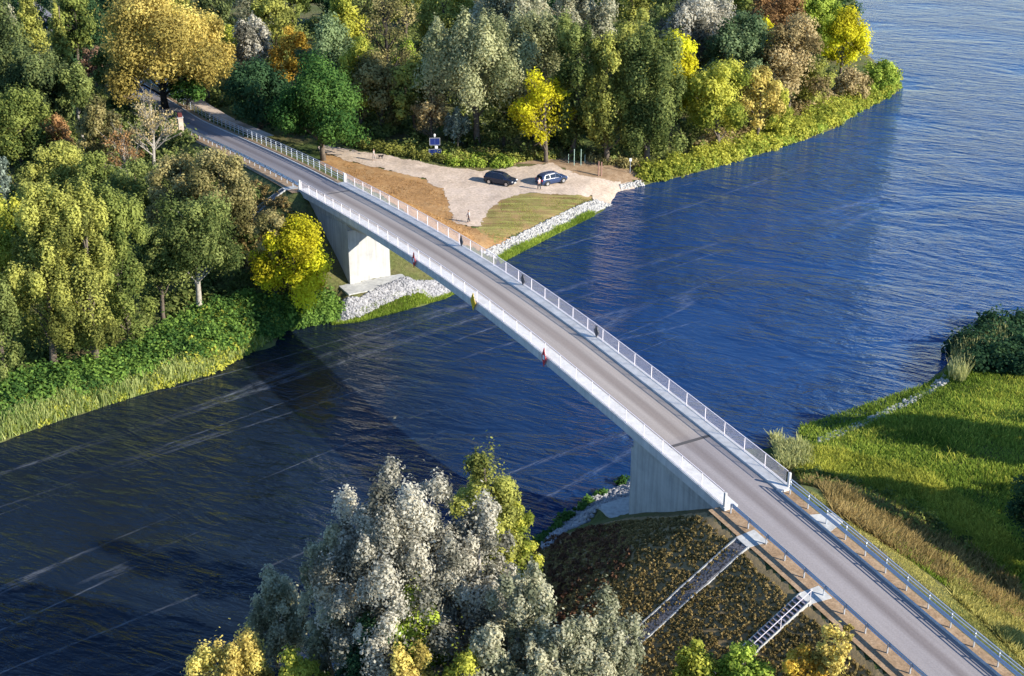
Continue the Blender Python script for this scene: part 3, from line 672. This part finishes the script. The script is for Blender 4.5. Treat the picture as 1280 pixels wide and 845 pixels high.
thicket('shore_undergrowth',gpoly([(860,190),(960,150),(1040,115),(1070,100),(1080,115),(1000,150),(900,190)]),200,(.7,1.5),'tan','tan brush on the far shore below the trees',.22,.8,17)
thicket('path_side_brush',gpoly([(430,168),(480,180),(560,190),(640,190),(700,190),(690,200),(640,205),(560,206),(500,195),(430,180)]),300,(.35,.9),'olive','weeds along the sandy path',.18,.9,18)
thicket('path_side_brush',gpoly([(550,192),(600,196),(650,200),(640,210),(560,207)]),70,(.5,.9),'lime','bright weeds along the sandy path',.18,.9,19)
thicket('path_side_brush',gpoly([(590,180),(700,182),(800,200),(790,212),(700,198),(600,196)]),160,(.4,.9),'brown','brown weeds along the sandy path',.18,.9,20)
def wband(l,m=None): return gpoly(l)
blades('reeds',gpoly([(0,524),(60,505),(120,488),(200,462),(262,445),(300,436),(330,428),(345,426),(300,450),(265,468),(200,486),(120,512),(60,532),(0,552)]),9500,(.6,1.8),.05,'bankreed','pale reeds along the left bank',21,.22)
blades('grass',gpoly([(418,406),(450,402),(500,387),(548,373),(572,367),(556,378),(500,397),(450,411),(416,414)]),9000,(.15,.45),.05,'lime','bright green grass at the foot of the far rocks',22,.5)
blades('grass',gpoly([(622,322),(650,308),(700,284),(740,266),(744,271),(700,292),(650,320),(626,332)]),9000,(.3,.8),.05,'lime','bright green grass below the pale stones',23,.5)
blades('grass',gpoly([(1000,545),(1100,505),(1180,468),(1200,440),(1290,430),(1300,700),(1290,780),(1200,745),(1120,690),(1050,630),(990,580)]),90000,(.2,.55),.045,'grass','green meadow grass on the right bank',24,.5)
blades('grass',gpoly([(985,560),(1050,565),(1150,590),(1230,640),(1280,690),(1270,720),(1180,680),(1100,640),(1000,600)]),36000,(.3,.8),.045,'yg','yellow-green tall grass on the right bank',25,.5)
blades('dry_grass',gpoly([(962,556),(1010,560),(1015,585),(975,588)]),3500,(.6,1.3),.05,'reed','dry tan grass beside the near bridge end',26,.4)
blades('dry_grass',gpoly([(1000,600),(1100,630),(1180,665),(1270,730),(1290,790),(1200,740),(1120,690),(1040,640)]),26000,(.4,1.1),.05,'heath','brown dry grass below the right verge',27,.5)
blades('dry_grass',gpoly([(1180,700),(1280,740),(1290,840),(1230,780),(1190,745)]),14000,(.3,.8),.05,'drygrass','straw-coloured grass at the right edge',28,.5)
blades('verge_grass',[W(83,7.1)[:2],W(130,7.1)[:2],W(130,9.6)[:2],W(86,9.6)[:2]],26000,(.06,.2),.03,'drygrass','short yellow grass on the right shoulder of the road',29,.5)
blades('meadow_weeds',gpoly([(1000,560),(1100,520),(1200,480),(1290,470),(1290,700),(1150,620)]),16000,(.3,.75),.05,'yg','yellow-green stalks scattered through the meadow',61,.5,mask=lambda x,y,r:wob(x,y,.45,77)+r.normal(size=len(x))*.5>.35)
thicket('meadow_brush',gpoly([(990,590),(1060,600),(1150,640),(1220,690),(1180,690),(1100,645),(1020,612)]),170,(.25,.7),'green','dark green weeds below the meadow',.15,.8,62)
thicket('shrubs_by_water',gpoly([(1196,462),(1190,440),(1230,424),(1300,416),(1320,470),(1240,470)]),90,(.8,1.6),'dark','dark bushes on the right shore',.2,1.,30)
blades('reeds',gpoly([(1186,476),(1190,438),(1250,424),(1260,440),(1215,450),(1205,480)]),2600,(1.2,2.4),.05,'reed','pale reeds on the right shore',31,.2)
slopeL=[W(72,-2.5)[:2],W(80,-1.6)[:2],W(130,-1.6)[:2],W(130,-16)[:2],W(96,-17)[:2],W(80,-14)[:2],W(70,-8)[:2]]
M['heathsoil']=noisy('heath_soil',[(.25,(.16,.115,.055)),(.5,(.23,.165,.08)),(.75,(.30,.21,.11))],1.5,.95,.5,.06)
sheet('embankment_soil',[W(64,-9)[:2],W(72,-1.2)[:2],W(82,-1.0)[:2],W(130,-1.0)[:2],W(130,-22)[:2],W(90,-24)[:2],W(72,-20)[:2]],M['heathsoil'],.4,.03,.2)
thicket('heath_cover',slopeL,24000,(.07,.16),'heath','brown-green heath covering the near embankment',.085,1.5,32,zf=.9,nf=22)
thicket('heath_cover',[W(63,-9)[:2],W(72,-2.5)[:2],W(80,-6)[:2],W(86,-18)[:2],W(74,-20)[:2],W(66,-14)[:2]],1500,(.12,.3),'shadowheath','reddish heath beside the near abutment, coloured dark like its shadow',.12,1.0,33,zf=.8,nf=20)  # abutment's shadow put into the leaf colour: darker red-brown than the other heath
thicket('heath_cover',[W(4,-1.8)[:2],W(14,-2.2)[:2],W(14,-7)[:2],W(0,-12)[:2],W(-12,-12)[:2],W(-12,-1.8)[:2]],900,(.15,.4),'heath','brown heath beside the far abutment',.14,1.0,34,nf=20)
blades('slope_grass',gpoly([(430,205),(480,218),(530,230),(556,245),(560,268),(600,290),(600,308),(560,292),(440,226)]),9000,(.1,.35),.04,'brownslope','rust-brown grass between the bridge and the path',35,.5)
blades('patch_grass',gpoly([(604,290),(610,270),(625,254),(655,246),(700,247),(742,250),(700,268),(650,289),(620,304)]),10000,(.08,.25),.035,'olive','mown grass between the path and the pale stones',36,.5)
thicket('bank_undergrowth',gpoly([(0,500),(120,482),(200,460),(262,444),(300,432),(340,424),(300,449),(262,468),(200,484),(120,508),(60,528),(0,548)]),650,(.25,.7),'yg','yellow-green weeds among the reeds of the left bank',.16,.8,51)
thicket('bank_undergrowth',gpoly([(340,405),(425,385),(430,396),(420,402),(352,414)]),160,(.3,.8),'bank','green weeds below the bright yellow tree',.16,.9,52)
# ---- rock armour
def rocks(name,poly,n,rr,m,label,seed):
    r=np.random.default_rng(seed); q=scatter_in(poly,n,r); z=np.maximum(gz(q[:,0],q[:,1]),-.05)
    bm=bmesh.new(); bmesh.ops.create_icosphere(bm,subdivisions=1,radius=1); bv=np.array([v.co[:] for v in bm.verts]); bf=np.array([[v.index for v in f.verts] for f in bm.faces]); bm.free()
    V=[];Fs=[]
    for i in range(len(q)):
        s_=r.uniform(rr[0],rr[1]); a=r.uniform(0,6.28); j=bv*(1+r.normal(size=(len(bv),1))*.16)*np.array([1,r.uniform(.6,1),r.uniform(.45,.8)])*s_
        c,s2=math.cos(a),math.sin(a); j=np.stack([j[:,0]*c-j[:,1]*s2,j[:,0]*s2+j[:,1]*c,j[:,2]+j[:,0]*r.normal()*.3],1); V.append(j+np.array([q[i,0],q[i,1],z[i]+s_*.25])); Fs.append(bf+i*len(bv))
    o=link(name,nmesh(name,np.vstack(V),np.vstack(Fs)),m); return tag(o,label,kind='stuff')
M['rock']=noisy('grey_rock',[(.25,(.13,.13,.145)),(.5,(.27,.265,.275)),(.75,(.42,.41,.41))],2.2,.85,.2,.02)
M['rock2']=noisy('pale_rock',[(.25,(.22,.21,.20)),(.5,(.37,.36,.34)),(.75,(.52,.50,.47))],2.2,.85,.2,.02)
rocks('rock_armour',gpoly([(425,380),(448,372),(470,362),(505,348),(545,351),(562,364),(548,374),(500,390),(450,405),(420,408)]),5200,(.10,.27),M['rock'],'grey rocks below the far abutment',41)
rocks('rock_armour',gpoly([(600,314),(625,305),(660,288),(700,268),(745,250),(765,257),(742,267),(700,285),(650,310),(620,324)]),3400,(.09,.23),M['rock2'],'pale stones along the river right of the bridge',42)
rocks('rock_armour',gpoly([(775,232),(800,226),(806,232),(775,238)]),120,(.15,.3),M['rock2'],'pale stones beside the slip ramp',43)
rocks('rock_armour',gpoly([(676,676),(700,655),(740,628),(785,604),(800,612),(745,640),(705,666),(680,690)]),2200,(.10,.25),M['rock'],'grey rocks along the near bank below the abutment',44)
rocks('rock_armour',gpoly([(1020,548),(1060,534),(1110,512),(1150,492),(1180,470),(1186,478),(1150,500),(1110,520),(1060,542),(1025,555)]),420,(.14,.30),M['rock2'],'pale stones along the meadow shore',45)
thicket('bank_plants',gpoly([(668,690),(700,660),(740,632),(785,600),(780,606),(742,626),(704,650),(672,678)]),60,(.2,.5),'vivid','green plants at the water edge of the near bank',.15,.9,46)

# ------------------------------------------------------------------ chutes and stairs on the embankments
def slopebox(mb,s0,s1,n0,n1,lift,th,step=.6):
    """a band laid on the terrain between deck stations s0..s1, running out from n0 to n1"""
    q=np.linspace(n0,n1,max(2,int(abs(n1-n0)/step))); v=[];f=[]
    zz=[]
    for n in q:
        a=W(s0,n);b=W(s1,n); z=max(float(gz(a[0],a[1])),float(gz(b[0],b[1])))+lift; zz.append(z)
        v+=[(a[0],a[1],z),(b[0],b[1],z),(b[0],b[1],z-th),(a[0],a[1],z-th)]
    for i in range(len(q)-1):
        for j in range(4): f.append((i*4+j,i*4+(j+1)%4,(i+1)*4+(j+1)%4,(i+1)*4+j))
    f+=[(0,1,2,3),tuple(range(len(v)-4,len(v)))]; mb.add(v,f); return q,zz
def cobble():
    m=mat('cobbles',rough=.9,spec=.3); v=coord(m,space='pos'); n=N(m,'ShaderNodeTexVoronoi'); n.inputs['Scale'].default_value=6.5; L(m,v,n.inputs['Vector'])
    c=ramp(m,n.outputs['Distance'],[(.2,(.24,.21,.20)),(.5,(.16,.14,.135)),(.75,(.05,.045,.045))]); setc(m,c); bump(m,n.outputs['Distance'],-.8,.08); return m
M['cobble']=cobble()
def chute(s0,s1,n0,n1,label,apron):
    r=empty('drainage_chute',W(s0,n0),0,label,'chute'); inv=par_inv(r)
    def P(mb,nm,m): o=mb.build(nm,m,r); o.matrix_parent_inverse=inv
    q=MB(); slopebox(q,s0,s1,n0,n1,.10,.5); P(q,'cobbled_channel',M['cobble'])
    for a,b in ((s0-.10,s0),(s1,s1+.10)):
        q=MB(); slopebox(q,a,b,n0,n1,.20,.6); P(q,'kerb',M['concrete'])
    q=MB(); c=(s0+s1)/2
    v=[W(c-.8,.55,-.01),W(c+.8,.55,-.01),W(s1+.12,-1.15,-.01),W(s0-.12,-1.15,-.01)]; v+=[p-np.array([0,0,.35]) for p in v]
    q.add(v,[(0,1,2,3),(7,6,5,4)]+[(i,(i+1)%4,4+(i+1)%4,4+i) for i in range(4)]); P(q,'apron',M['concrete'])
chute(85.55,86.65,-1.1,-12.5,'cobbled drainage chute running down the near embankment',1)
chute(-3.6,-2.6,-1.1,-10,'drainage chute on the embankment beside the far abutment',1)
q=MB(); v=[W(85.6,5.15,-.012),W(87.9,5.15,-.012),W(87.3,6.9,-.012),W(86.2,6.9,-.012)]; v+=[p-np.array([0,0,.2]) for p in v]
q.add(v,[(0,1,2,3),(7,6,5,4)]+[(i,(i+1)%4,4+(i+1)%4,4+i) for i in range(4)]); tag(q.build('drain_slab',M['concrete']),'pale concrete drain slab in the right verge below the tall guardrail','slab')
def stairs():
    s0,s1=92.2,93.2; r=empty('embankment_stairs',W(s0,-.8),0,'narrow steel and concrete stairs going down the near embankment','stairs'); inv=par_inv(r)
    def P(mb,nm,m): o=mb.build(nm,m,r); o.matrix_parent_inverse=inv
    M['tread']=mat('tread_concrete',(.22,.19,.21),.8)
    n=-1.2; i=0
    za=zr(92.7)-.05
    while n>-9.5:
        z=za-(abs(n)-1.2)/1.72-.04
        q=MB(); q.box(W((s0+s1)/2,n-.14,0,z),(s1-s0-.1,.26,.08),X=(*B,0),Y=(*Nn,0)); P(q,'step',M['tread']); n-=.30
    for s in (s0,s1):
        q=MB(); v=[]
        for (nn,dz) in ((-1.0,.12),(-9.7,.12),(-9.7,-.2),(-1.0,-.2)):
            for e in (-.035,.035): v.append(W(s+e,nn,0,za-(abs(nn)-1.2)/1.72+dz))
        q.add(v,[(0,2,4,6),(1,7,5,3),(0,1,3,2),(2,3,5,4),(4,5,7,6),(6,7,1,0)]); P(q,'side_beam',M['concrete'])
    q=MB(); q.tube([W(s1+.02,-1.,0,za+1.0),W(s1+.02,-9.6,0,za+1.0-8.4/1.72)],.03,6); P(q,'handrail',M['rail'])
    for nn in (-1.1,-3.4,-5.7,-8.,-9.5):
        q=MB(); z=za-(abs(nn)-1.2)/1.72; q.box(W(s1+.02,nn,0,z+.4),(.05,.05,1.25)); P(q,'post',M['rail'])
    q=MB(); v=[W(s0-.1,.6,0.),W(s1+.25,.6,0.),W(s1+.1,-1.2,-.02),W(s0-.1,-1.2,-.02)]; v+=[p-np.array([0,0,.3]) for p in v]
    q.add(v,[(0,1,2,3),(7,6,5,4)]+[(i,(i+1)%4,4+(i+1)%4,4+i) for i in range(4)]); P(q,'landing',M['concrete'])
stairs()
# ------------------------------------------------------------------ cars
M['glass']=mat('car_glass',(.015,.02,.03),.04,0,.5); M['tyre']=mat('tyre',(.02,.02,.02),.85); M['rim']=mat('alloy_rim',(.6,.6,.62),.3,.9)
M['lamp']=mat('headlamp',(.75,.75,.75),.15,.2,.9); M['tail']=mat('tail_lamp',(.45,.01,.01),.2); M['plastic']=mat('black_plastic',(.025,.025,.025),.6); M['plate']=mat('number_plate',(.75,.75,.72),.5)
def car(loc,ang,paint,label):
    p=np.array([loc[0],loc[1],float(gz(loc[0],loc[1]))+.06]); r=empty('parked_car',p,ang,label,'car'); 
    # sections along the car: x, half width, sill z, shoulder z, roof z, roof half width
    S=[(-2.30,.72,.42,.80,.98,.60),(-2.22,.86,.32,.95,1.12,.66),(-2.05,.92,.28,1.00,1.45,.62),(-1.6,.94,.27,1.02,1.62,.63),(-.9,.95,.26,1.00,1.68,.65),(0,.95,.26,.98,1.67,.65),(.55,.95,.26,.97,1.58,.62),(1.05,.94,.26,.96,1.24,.66),(1.32,.93,.26,.95,1.03,.72),(1.8,.91,.28,.90,.95,.70),(2.15,.84,.32,.80,.84,.62),(2.30,.68,.40,.66,.70,.52)]
    v=[];f=[]; K=10
    for (x,w_,a,b,c,d) in S: v+=[(x,-w_*.9,a),(x,-w_,(a+b)/2),(x,-w_*.985,b),(x,-d,c-.05),(x,-d*.7,c),(x,d*.7,c),(x,d,c-.05),(x,w_*.985,b),(x,w_,(a+b)/2),(x,w_*.9,a)]
    for i in range(len(S)-1):
        for j in range(K): f.append((i*K+j,i*K+(j+1)%K,(i+1)*K+(j+1)%K,(i+1)*K+j))
    f+=[tuple(range(K)),tuple(range(len(v)-K,len(v)))]
    MB().add(v,f).build('body',paint,r,smooth=False)
    # side windows follow the slanted cabin sides
    for sg in (-1,1):
        for nm,x0,x1,t0,t1 in (('front_window',.1,1.02,.0,-.52),('rear_window',-.82,.02,0,0),('quarter_window',-1.75,-.92,.22,0)):
            def sp(x,k):
                X=[q[0] for q in S]; b=np.interp(x,X,[q[3] for q in S]); c=np.interp(x,X,[q[4] for q in S])-.05; wa=np.interp(x,X,[q[1] for q in S])*.985; wb=np.interp(x,X,[q[5] for q in S])
                return (x,sg*(wa+(wb-wa)*k+.012),b+(c-b)*k)
            vv=[sp(x0,.1),sp(x1,.1),sp(x1+t1,.9),sp(x0+t0,.9)]; vv+=[(a,b-sg*.01,c) for a,b,c in vv]
            MB().add(vv,[(0,1,2,3),(7,6,5,4)]+[(i,(i+1)%4,4+(i+1)%4,4+i) for i in range(4)]).build(nm,M['glass'],r)
    def pane(nm,pts,off):
        vv=pts+[(a-off[0],b,c-off[2]) for a,b,c in pts]; MB().add(vv,[(0,1,2,3),(7,6,5,4)]+[(i,(i+1)%4,4+(i+1)%4,4+i) for i in range(4)]).build(nm,M['glass'],r)
    pane('windscreen',[(1.30,-.66,1.055),(1.30,.66,1.055),(.60,.56,1.585),(.60,-.56,1.585)],(.012,0,.012))
    pane('tailgate_window',[(-2.232,-.60,1.13),(-2.232,.60,1.13),(-2.075,.56,1.43),(-2.075,-.56,1.43)],(-.012,0,0))
    for x in (-1.38,1.38):
        for sg in (-1,1):
            w_=MB().tube([(x,sg*.74,.36),(x,sg*.97,.36)],.36,18).build('wheel',M['tyre'],r); MB().tube([(x,sg*.90,.36),(x,sg*.985,.36)],.22,12).build('rim',M['rim'],w_)
            ar=MB(); pt=[(x+.44*math.cos(t),sg*.965,.36+.44*math.sin(t)) for t in np.linspace(.0,math.pi,9)]; ar.tube(pt,.045,5).build('wheel_arch',M['plastic'],r)
    for sg in (-1,1):
        MB().box((2.19,sg*.62,.74),(.16,.32,.14),X=(1,-sg*.35,0),Y=(sg*.35,1,0)).build('headlight',M['lamp'],r,bevel=.02)
        MB().box((-2.23,sg*.76,.92),(.10,.18,.26)).build('tail_light',M['tail'],r,bevel=.02)
        MB().box((.92,sg*1.02,1.02),(.14,.18,.12)).build('mirror',paint,r,bevel=.03)
        MB().tube([(-1.6,sg*.60,1.67),(-1.4,sg*.60,1.72),(.3,sg*.60,1.71),(.5,sg*.58,1.63)],.02,5).build('roof_rail',M['rim'],r)
    MB().box((2.30,0,.52),(.03,.95,.18)).build('grille',M['plastic'],r); MB().box((2.325,0,.50),(.02,.5,.11)).build('number_plate',M['plate'],r)
    MB().box((-2.315,0,.70),(.02,.5,.11)).build('number_plate',M['plate'],r); MB().box((-2.29,0,.45),(.08,1.5,.16)).build('bumper',M['plastic'],r,bevel=.02)
M['navy']=mat('navy_paint',(.012,.02,.045),.22,.3,.8); M['bluegrey']=mat('blue_grey_paint',(.022,.04,.10),.3,.0,.5)
car((-1.6,184.0),math.atan2(-.467,.884),M['navy'],'dark navy car parked on the sandy area, left one of the two')
car((5.6,184.75),math.atan2(.57,.82),M['bluegrey'],'blue-grey car with red tail lights parked nearer the water')
# ------------------------------------------------------------------ people and dog
def skinmesh(name,V,E_,Rr,m,parent,sub=1):
    me=bpy.data.meshes.new(name); me.from_pydata([tuple(map(float,v)) for v in V],E_,[]); o=bpy.data.objects.new(name,me); COL.objects.link(o)
    o.modifiers.new('skin','SKIN'); 
    if not me.skin_vertices: me.skin_vertices.new()
    for i,x in enumerate(me.skin_vertices[0].data): x.radius=(Rr[i],Rr[i]) if not hasattr(Rr[i],'__len__') else Rr[i]; x.use_root=(i==0)
    sb=o.modifiers.new('sub','SUBSURF'); sb.levels=sb.render_levels=sub
    dg=bpy.context.evaluated_depsgraph_get(); ev=o.evaluated_get(dg); m2=bpy.data.meshes.new_from_object(ev); o.modifiers.clear(); o.data=m2; m2.materials.clear(); m2.materials.append(m); m2.name=name
    for q in m2.polygons: q.use_smooth=True
    o.parent=parent; return o
M['skin']=mat('skin',(.45,.27,.19),.6); M['hair']=mat('hair',(.05,.03,.02),.8)
def person(loc,ang,top,trs,label,stride=.18,bend=.25):
    p=np.array([loc[0],loc[1],float(gz(loc[0],loc[1]))+.05]); r=empty('person',p,ang,label,'person')
    V=[(0,0,.94),(0,0,1.15),(.0,0,1.38),(0.01,0,1.50),(.03,0,1.60),(.03,0,1.72)]; Rd=[(.14,.10),(.13,.10),(.15,.11),.055,(.085,.075),(.06,.06)]; E_=[(0,1),(1,2),(2,3),(3,4),(4,5)]
    for sg in (-1,1):
        b=len(V); x=sg*stride
        V+=[(0,sg*.10,.88),(x*.6+.03,sg*.10,.50),(x-.02,sg*.10,.09),(x+.14,sg*.11,.04)]; Rd+=[.095,.06,.045,.035]; E_+=[(0,b),(b,b+1),(b+1,b+2),(b+2,b+3)]
        b=len(V); V+=[(0,sg*.20,1.40),(-x*.3,sg*.25,1.13),(-x*.6+bend*.5,sg*.24,.90),(-x*.6+bend*.6,sg*.235,.83)]; Rd+=[.055,.042,.032,.03]; E_+=[(2,b),(b,b+1),(b+1,b+2),(b+2,b+3)]
        h=np.array(V[-1])
        for k,(dx,dl) in enumerate(((-.03,.07),(-.01,.085),(.012,.08),(.032,.065),(.05,.03))):
            i=len(V); V.append(tuple(h+np.array([dx,0,-dl*.5]))); V.append(tuple(h+np.array([dx*1.2+.01,-sg*.015,-dl-.01]))); Rd+=[.009,.008]; E_+=[(b+3,i),(i,i+1)]
    skinmesh('body',V,E_,Rd,M['skin'],r)
    V=[(0,0,.90),(0,0,1.15),(0,0,1.38),(0.005,0,1.46)];Rd=[(.165,.125),(.155,.12),(.17,.13),.08];E_=[(0,1),(1,2),(2,3)]
    for sg in (-1,1):
        b=len(V);x=sg*stride; V+=[(0,sg*.20,1.40),(-x*.3,sg*.25,1.13),(-x*.6+bend*.45,sg*.243,.93)]; Rd+=[.075,.058,.046]; E_+=[(2,b),(b,b+1),(b+1,b+2)]
    skinmesh('jacket',V,E_,Rd,top,r)
    V=[(0,0,.96)];Rd=[(.15,.115)];E_=[]
    for sg in (-1,1):
        b=len(V);x=sg*stride; V+=[(0,sg*.10,.86),(x*.6+.03,sg*.10,.50),(x-.02,sg*.10,.10)]; Rd+=[.11,.078,.062]; E_+=[(0,b),(b,b+1),(b+1,b+2)]
    skinmesh('trousers',V,E_,Rd,trs,r)
    skinmesh('hair',[(.0,0,1.64),(-.01,0,1.70),(.02,0,1.765)],[(0,1),(1,2)],[.07,.092,.07],M['hair'],r)
    for sg in (-1,1): MB().tube([(.10,sg*.032,1.655),(.118,sg*.032,1.655)],.011,6).build('eye',M['plastic'],r)
    MB().tube([(.10,0,1.645),(.135,0,1.62)],.014,6).build('nose',M['skin'],r)
M['wh']=mat('white_cloth',(.62,.60,.58),.8); M['dkc']=mat('dark_cloth',(.03,.03,.04),.8); M['greyc']=mat('grey_cloth',(.30,.27,.26),.8); M['pinkc']=mat('pale_pink_cloth',(.55,.38,.38),.8)
person(gp(586,279)[:2],rad(200),M['wh'],M['dkc'],'person in a pale top and dark trousers standing where the sandy path meets the slope')
person(gp(467.5,201)[:2],rad(-20),M['greyc'],M['greyc'],'person in grey walking a dog on the sandy path')
person(gp(674,237.5)[:2],rad(140),M['pinkc'],M['dkc'],'person in a pale pink top standing behind the blue-grey car')
def dog(loc,ang,label):
    p=np.array([loc[0],loc[1],float(gz(loc[0],loc[1]))+.05]); r=empty('dog',p,ang,label,'dog')
    V=[(-.28,0,.46),(0,0,.46),(.27,0,.47),(.40,0,.60),(.47,0,.68),(.60,0,.65),(-.42,0,.50),(-.55,0,.62)];Rd=[.10,.105,.135,.075,.075,.04,.03,.015];E_=[(0,1),(1,2),(2,3),(3,4),(4,5),(0,6),(6,7)]
    for sg in (-1,1):
        b=len(V); V+=[(.26,sg*.08,.33),(.25,sg*.085,.18),(.27,sg*.085,.03),(-.27,sg*.08,.36),(-.20,sg*.085,.28),(-.33,sg*.085,.16),(-.30,sg*.085,.03),(.45,sg*.05,.76)]; Rd+=[.05,.03,.028,.07,.045,.028,.028,.02]
        E_+=[(2,b),(b,b+1),(b+1,b+2),(0,b+3),(b+3,b+4),(b+4,b+5),(b+5,b+6),(4,b+7)]
    skinmesh('coat',V,E_,Rd,M['dkc'],r)
dog(gp(476,199)[:2],rad(-30),'small dark dog beside the person in grey on the path')
# ------------------------------------------------------------------ signs, posts, pillar
M['blue']=noisy('blue_enamel',[(.3,(.006,.015,.10)),(.7,(.012,.03,.16))],2,.4,0); M['greenp']=mat('pale_green_post',(.30,.42,.36),.6); M['woodp']=noisy('weathered_post',[(.3,(.22,.12,.09)),(.7,(.36,.22,.17))],3,.9,.2,.01)
def blue_boards():
    p=gp(544,197); r=empty('waterway_sign',p,rad(4),'two blue boards one above the other on a pole at the wood edge','sign')
    MB().tube([(0,.1,-.1),(0,.1,3.4)],.06,8).build('pole',M['guard'],r)
    for z,w_,h in ((.75,1.8,1.0),(2.45,1.5,1.0)):
        q=MB().box((0,0,z),(w_,.05,h)).build('board',M['blue'],r)
        f=MB(); 
        for a,b in (((-w_/2,z),(.07,h)),((w_/2,z),(.07,h))): f.box((a[0],0,a[1]),(b[0],.09,b[1]))
        f.box((0,0,z+h/2+.03),(w_+.07,.09,.06)); f.box((0,0,z-h/2-.03),(w_+.07,.09,.06)); f.build('frame',M['guard'],q)
        MB().box((0,-.034,z),(.12,.012,h*.8)).build('stripe',mat('faded_blue',(.03,.06,.22),.5),q)
    MB().box((.2,-.08,1.6),(.42,.10,.42)).build('lamp_box',M['whi'],r,bevel=.03); MB().box((0,0,3.4),(.26,.14,.4)).build('lamp_box',M['whi'],r,bevel=.03)
blue_boards()
def post(px,py,h,rr,m,label,nm='post',cap_=None,group=None,sq=False):
    p=gp(px,py); r=empty(nm,p-np.array([0,0,.1]),0,label,'post',group)
    q=MB(); (q.box((0,0,h/2),(rr*2,rr*2,h)) if sq else q.tube([(0,0,0),(0,0,h)],[rr,rr*.9],8)); q.build('shaft',m,r)
    if cap_: MB().box((0,-.05,h-.1),cap_).build('panel',M['whi'],r,bevel=.01)
    return r
post(787.5,217,2.3,.05,M['guard'],'thin post with a small white panel on the shore weeds','signpost',(.35,.05,.45))
post(717.5,207,2.6,.06,M['greenp'],'tall pale green post left of its twin at the wood edge','timber_post')
post(726,207,2.6,.06,M['greenp'],'pale green post with a bent arm at the wood edge','timber_post')
post(710.5,204,1.5,.05,M['greenp'],'short pale green post, left-most at the wood edge','timber_post')
post(731,204,1.4,.05,M['greenp'],'short pale green post, right-most at the wood edge','timber_post')
post(748,220,2.3,.10,M['woodp'],'reddish brown post, left of the pair on the bare ground','timber_post')
post(751.5,220,2.2,.10,M['woodp'],'darker brown post, right of the pair on the bare ground','timber_post')
p=gp(227.5,172); h=3.6
r=empty('masonry_pillar',p-np.array([0,0,.6]),rad(20),'pale masonry pillar with dark red top beside the far road','pillar')
MB().box((0,0,h/2),(.75,.75,h)).build('shaft',noisy('pale_plaster',[(.3,(.36,.29,.23)),(.7,(.56,.47,.38))],1.5,.9,.2,.02),r,bevel=.04)
MB().box((0,0,h+.35),(.62,.62,.7)).build('top_block',noisy('red_brick',[(.3,(.07,.018,.016)),(.7,(.14,.035,.03))],4,.9,.2,.02),r,bevel=.03)
MB().box((0,0,h+.06),(.9,.9,.12)).build('ledge',M['concrete'],r)
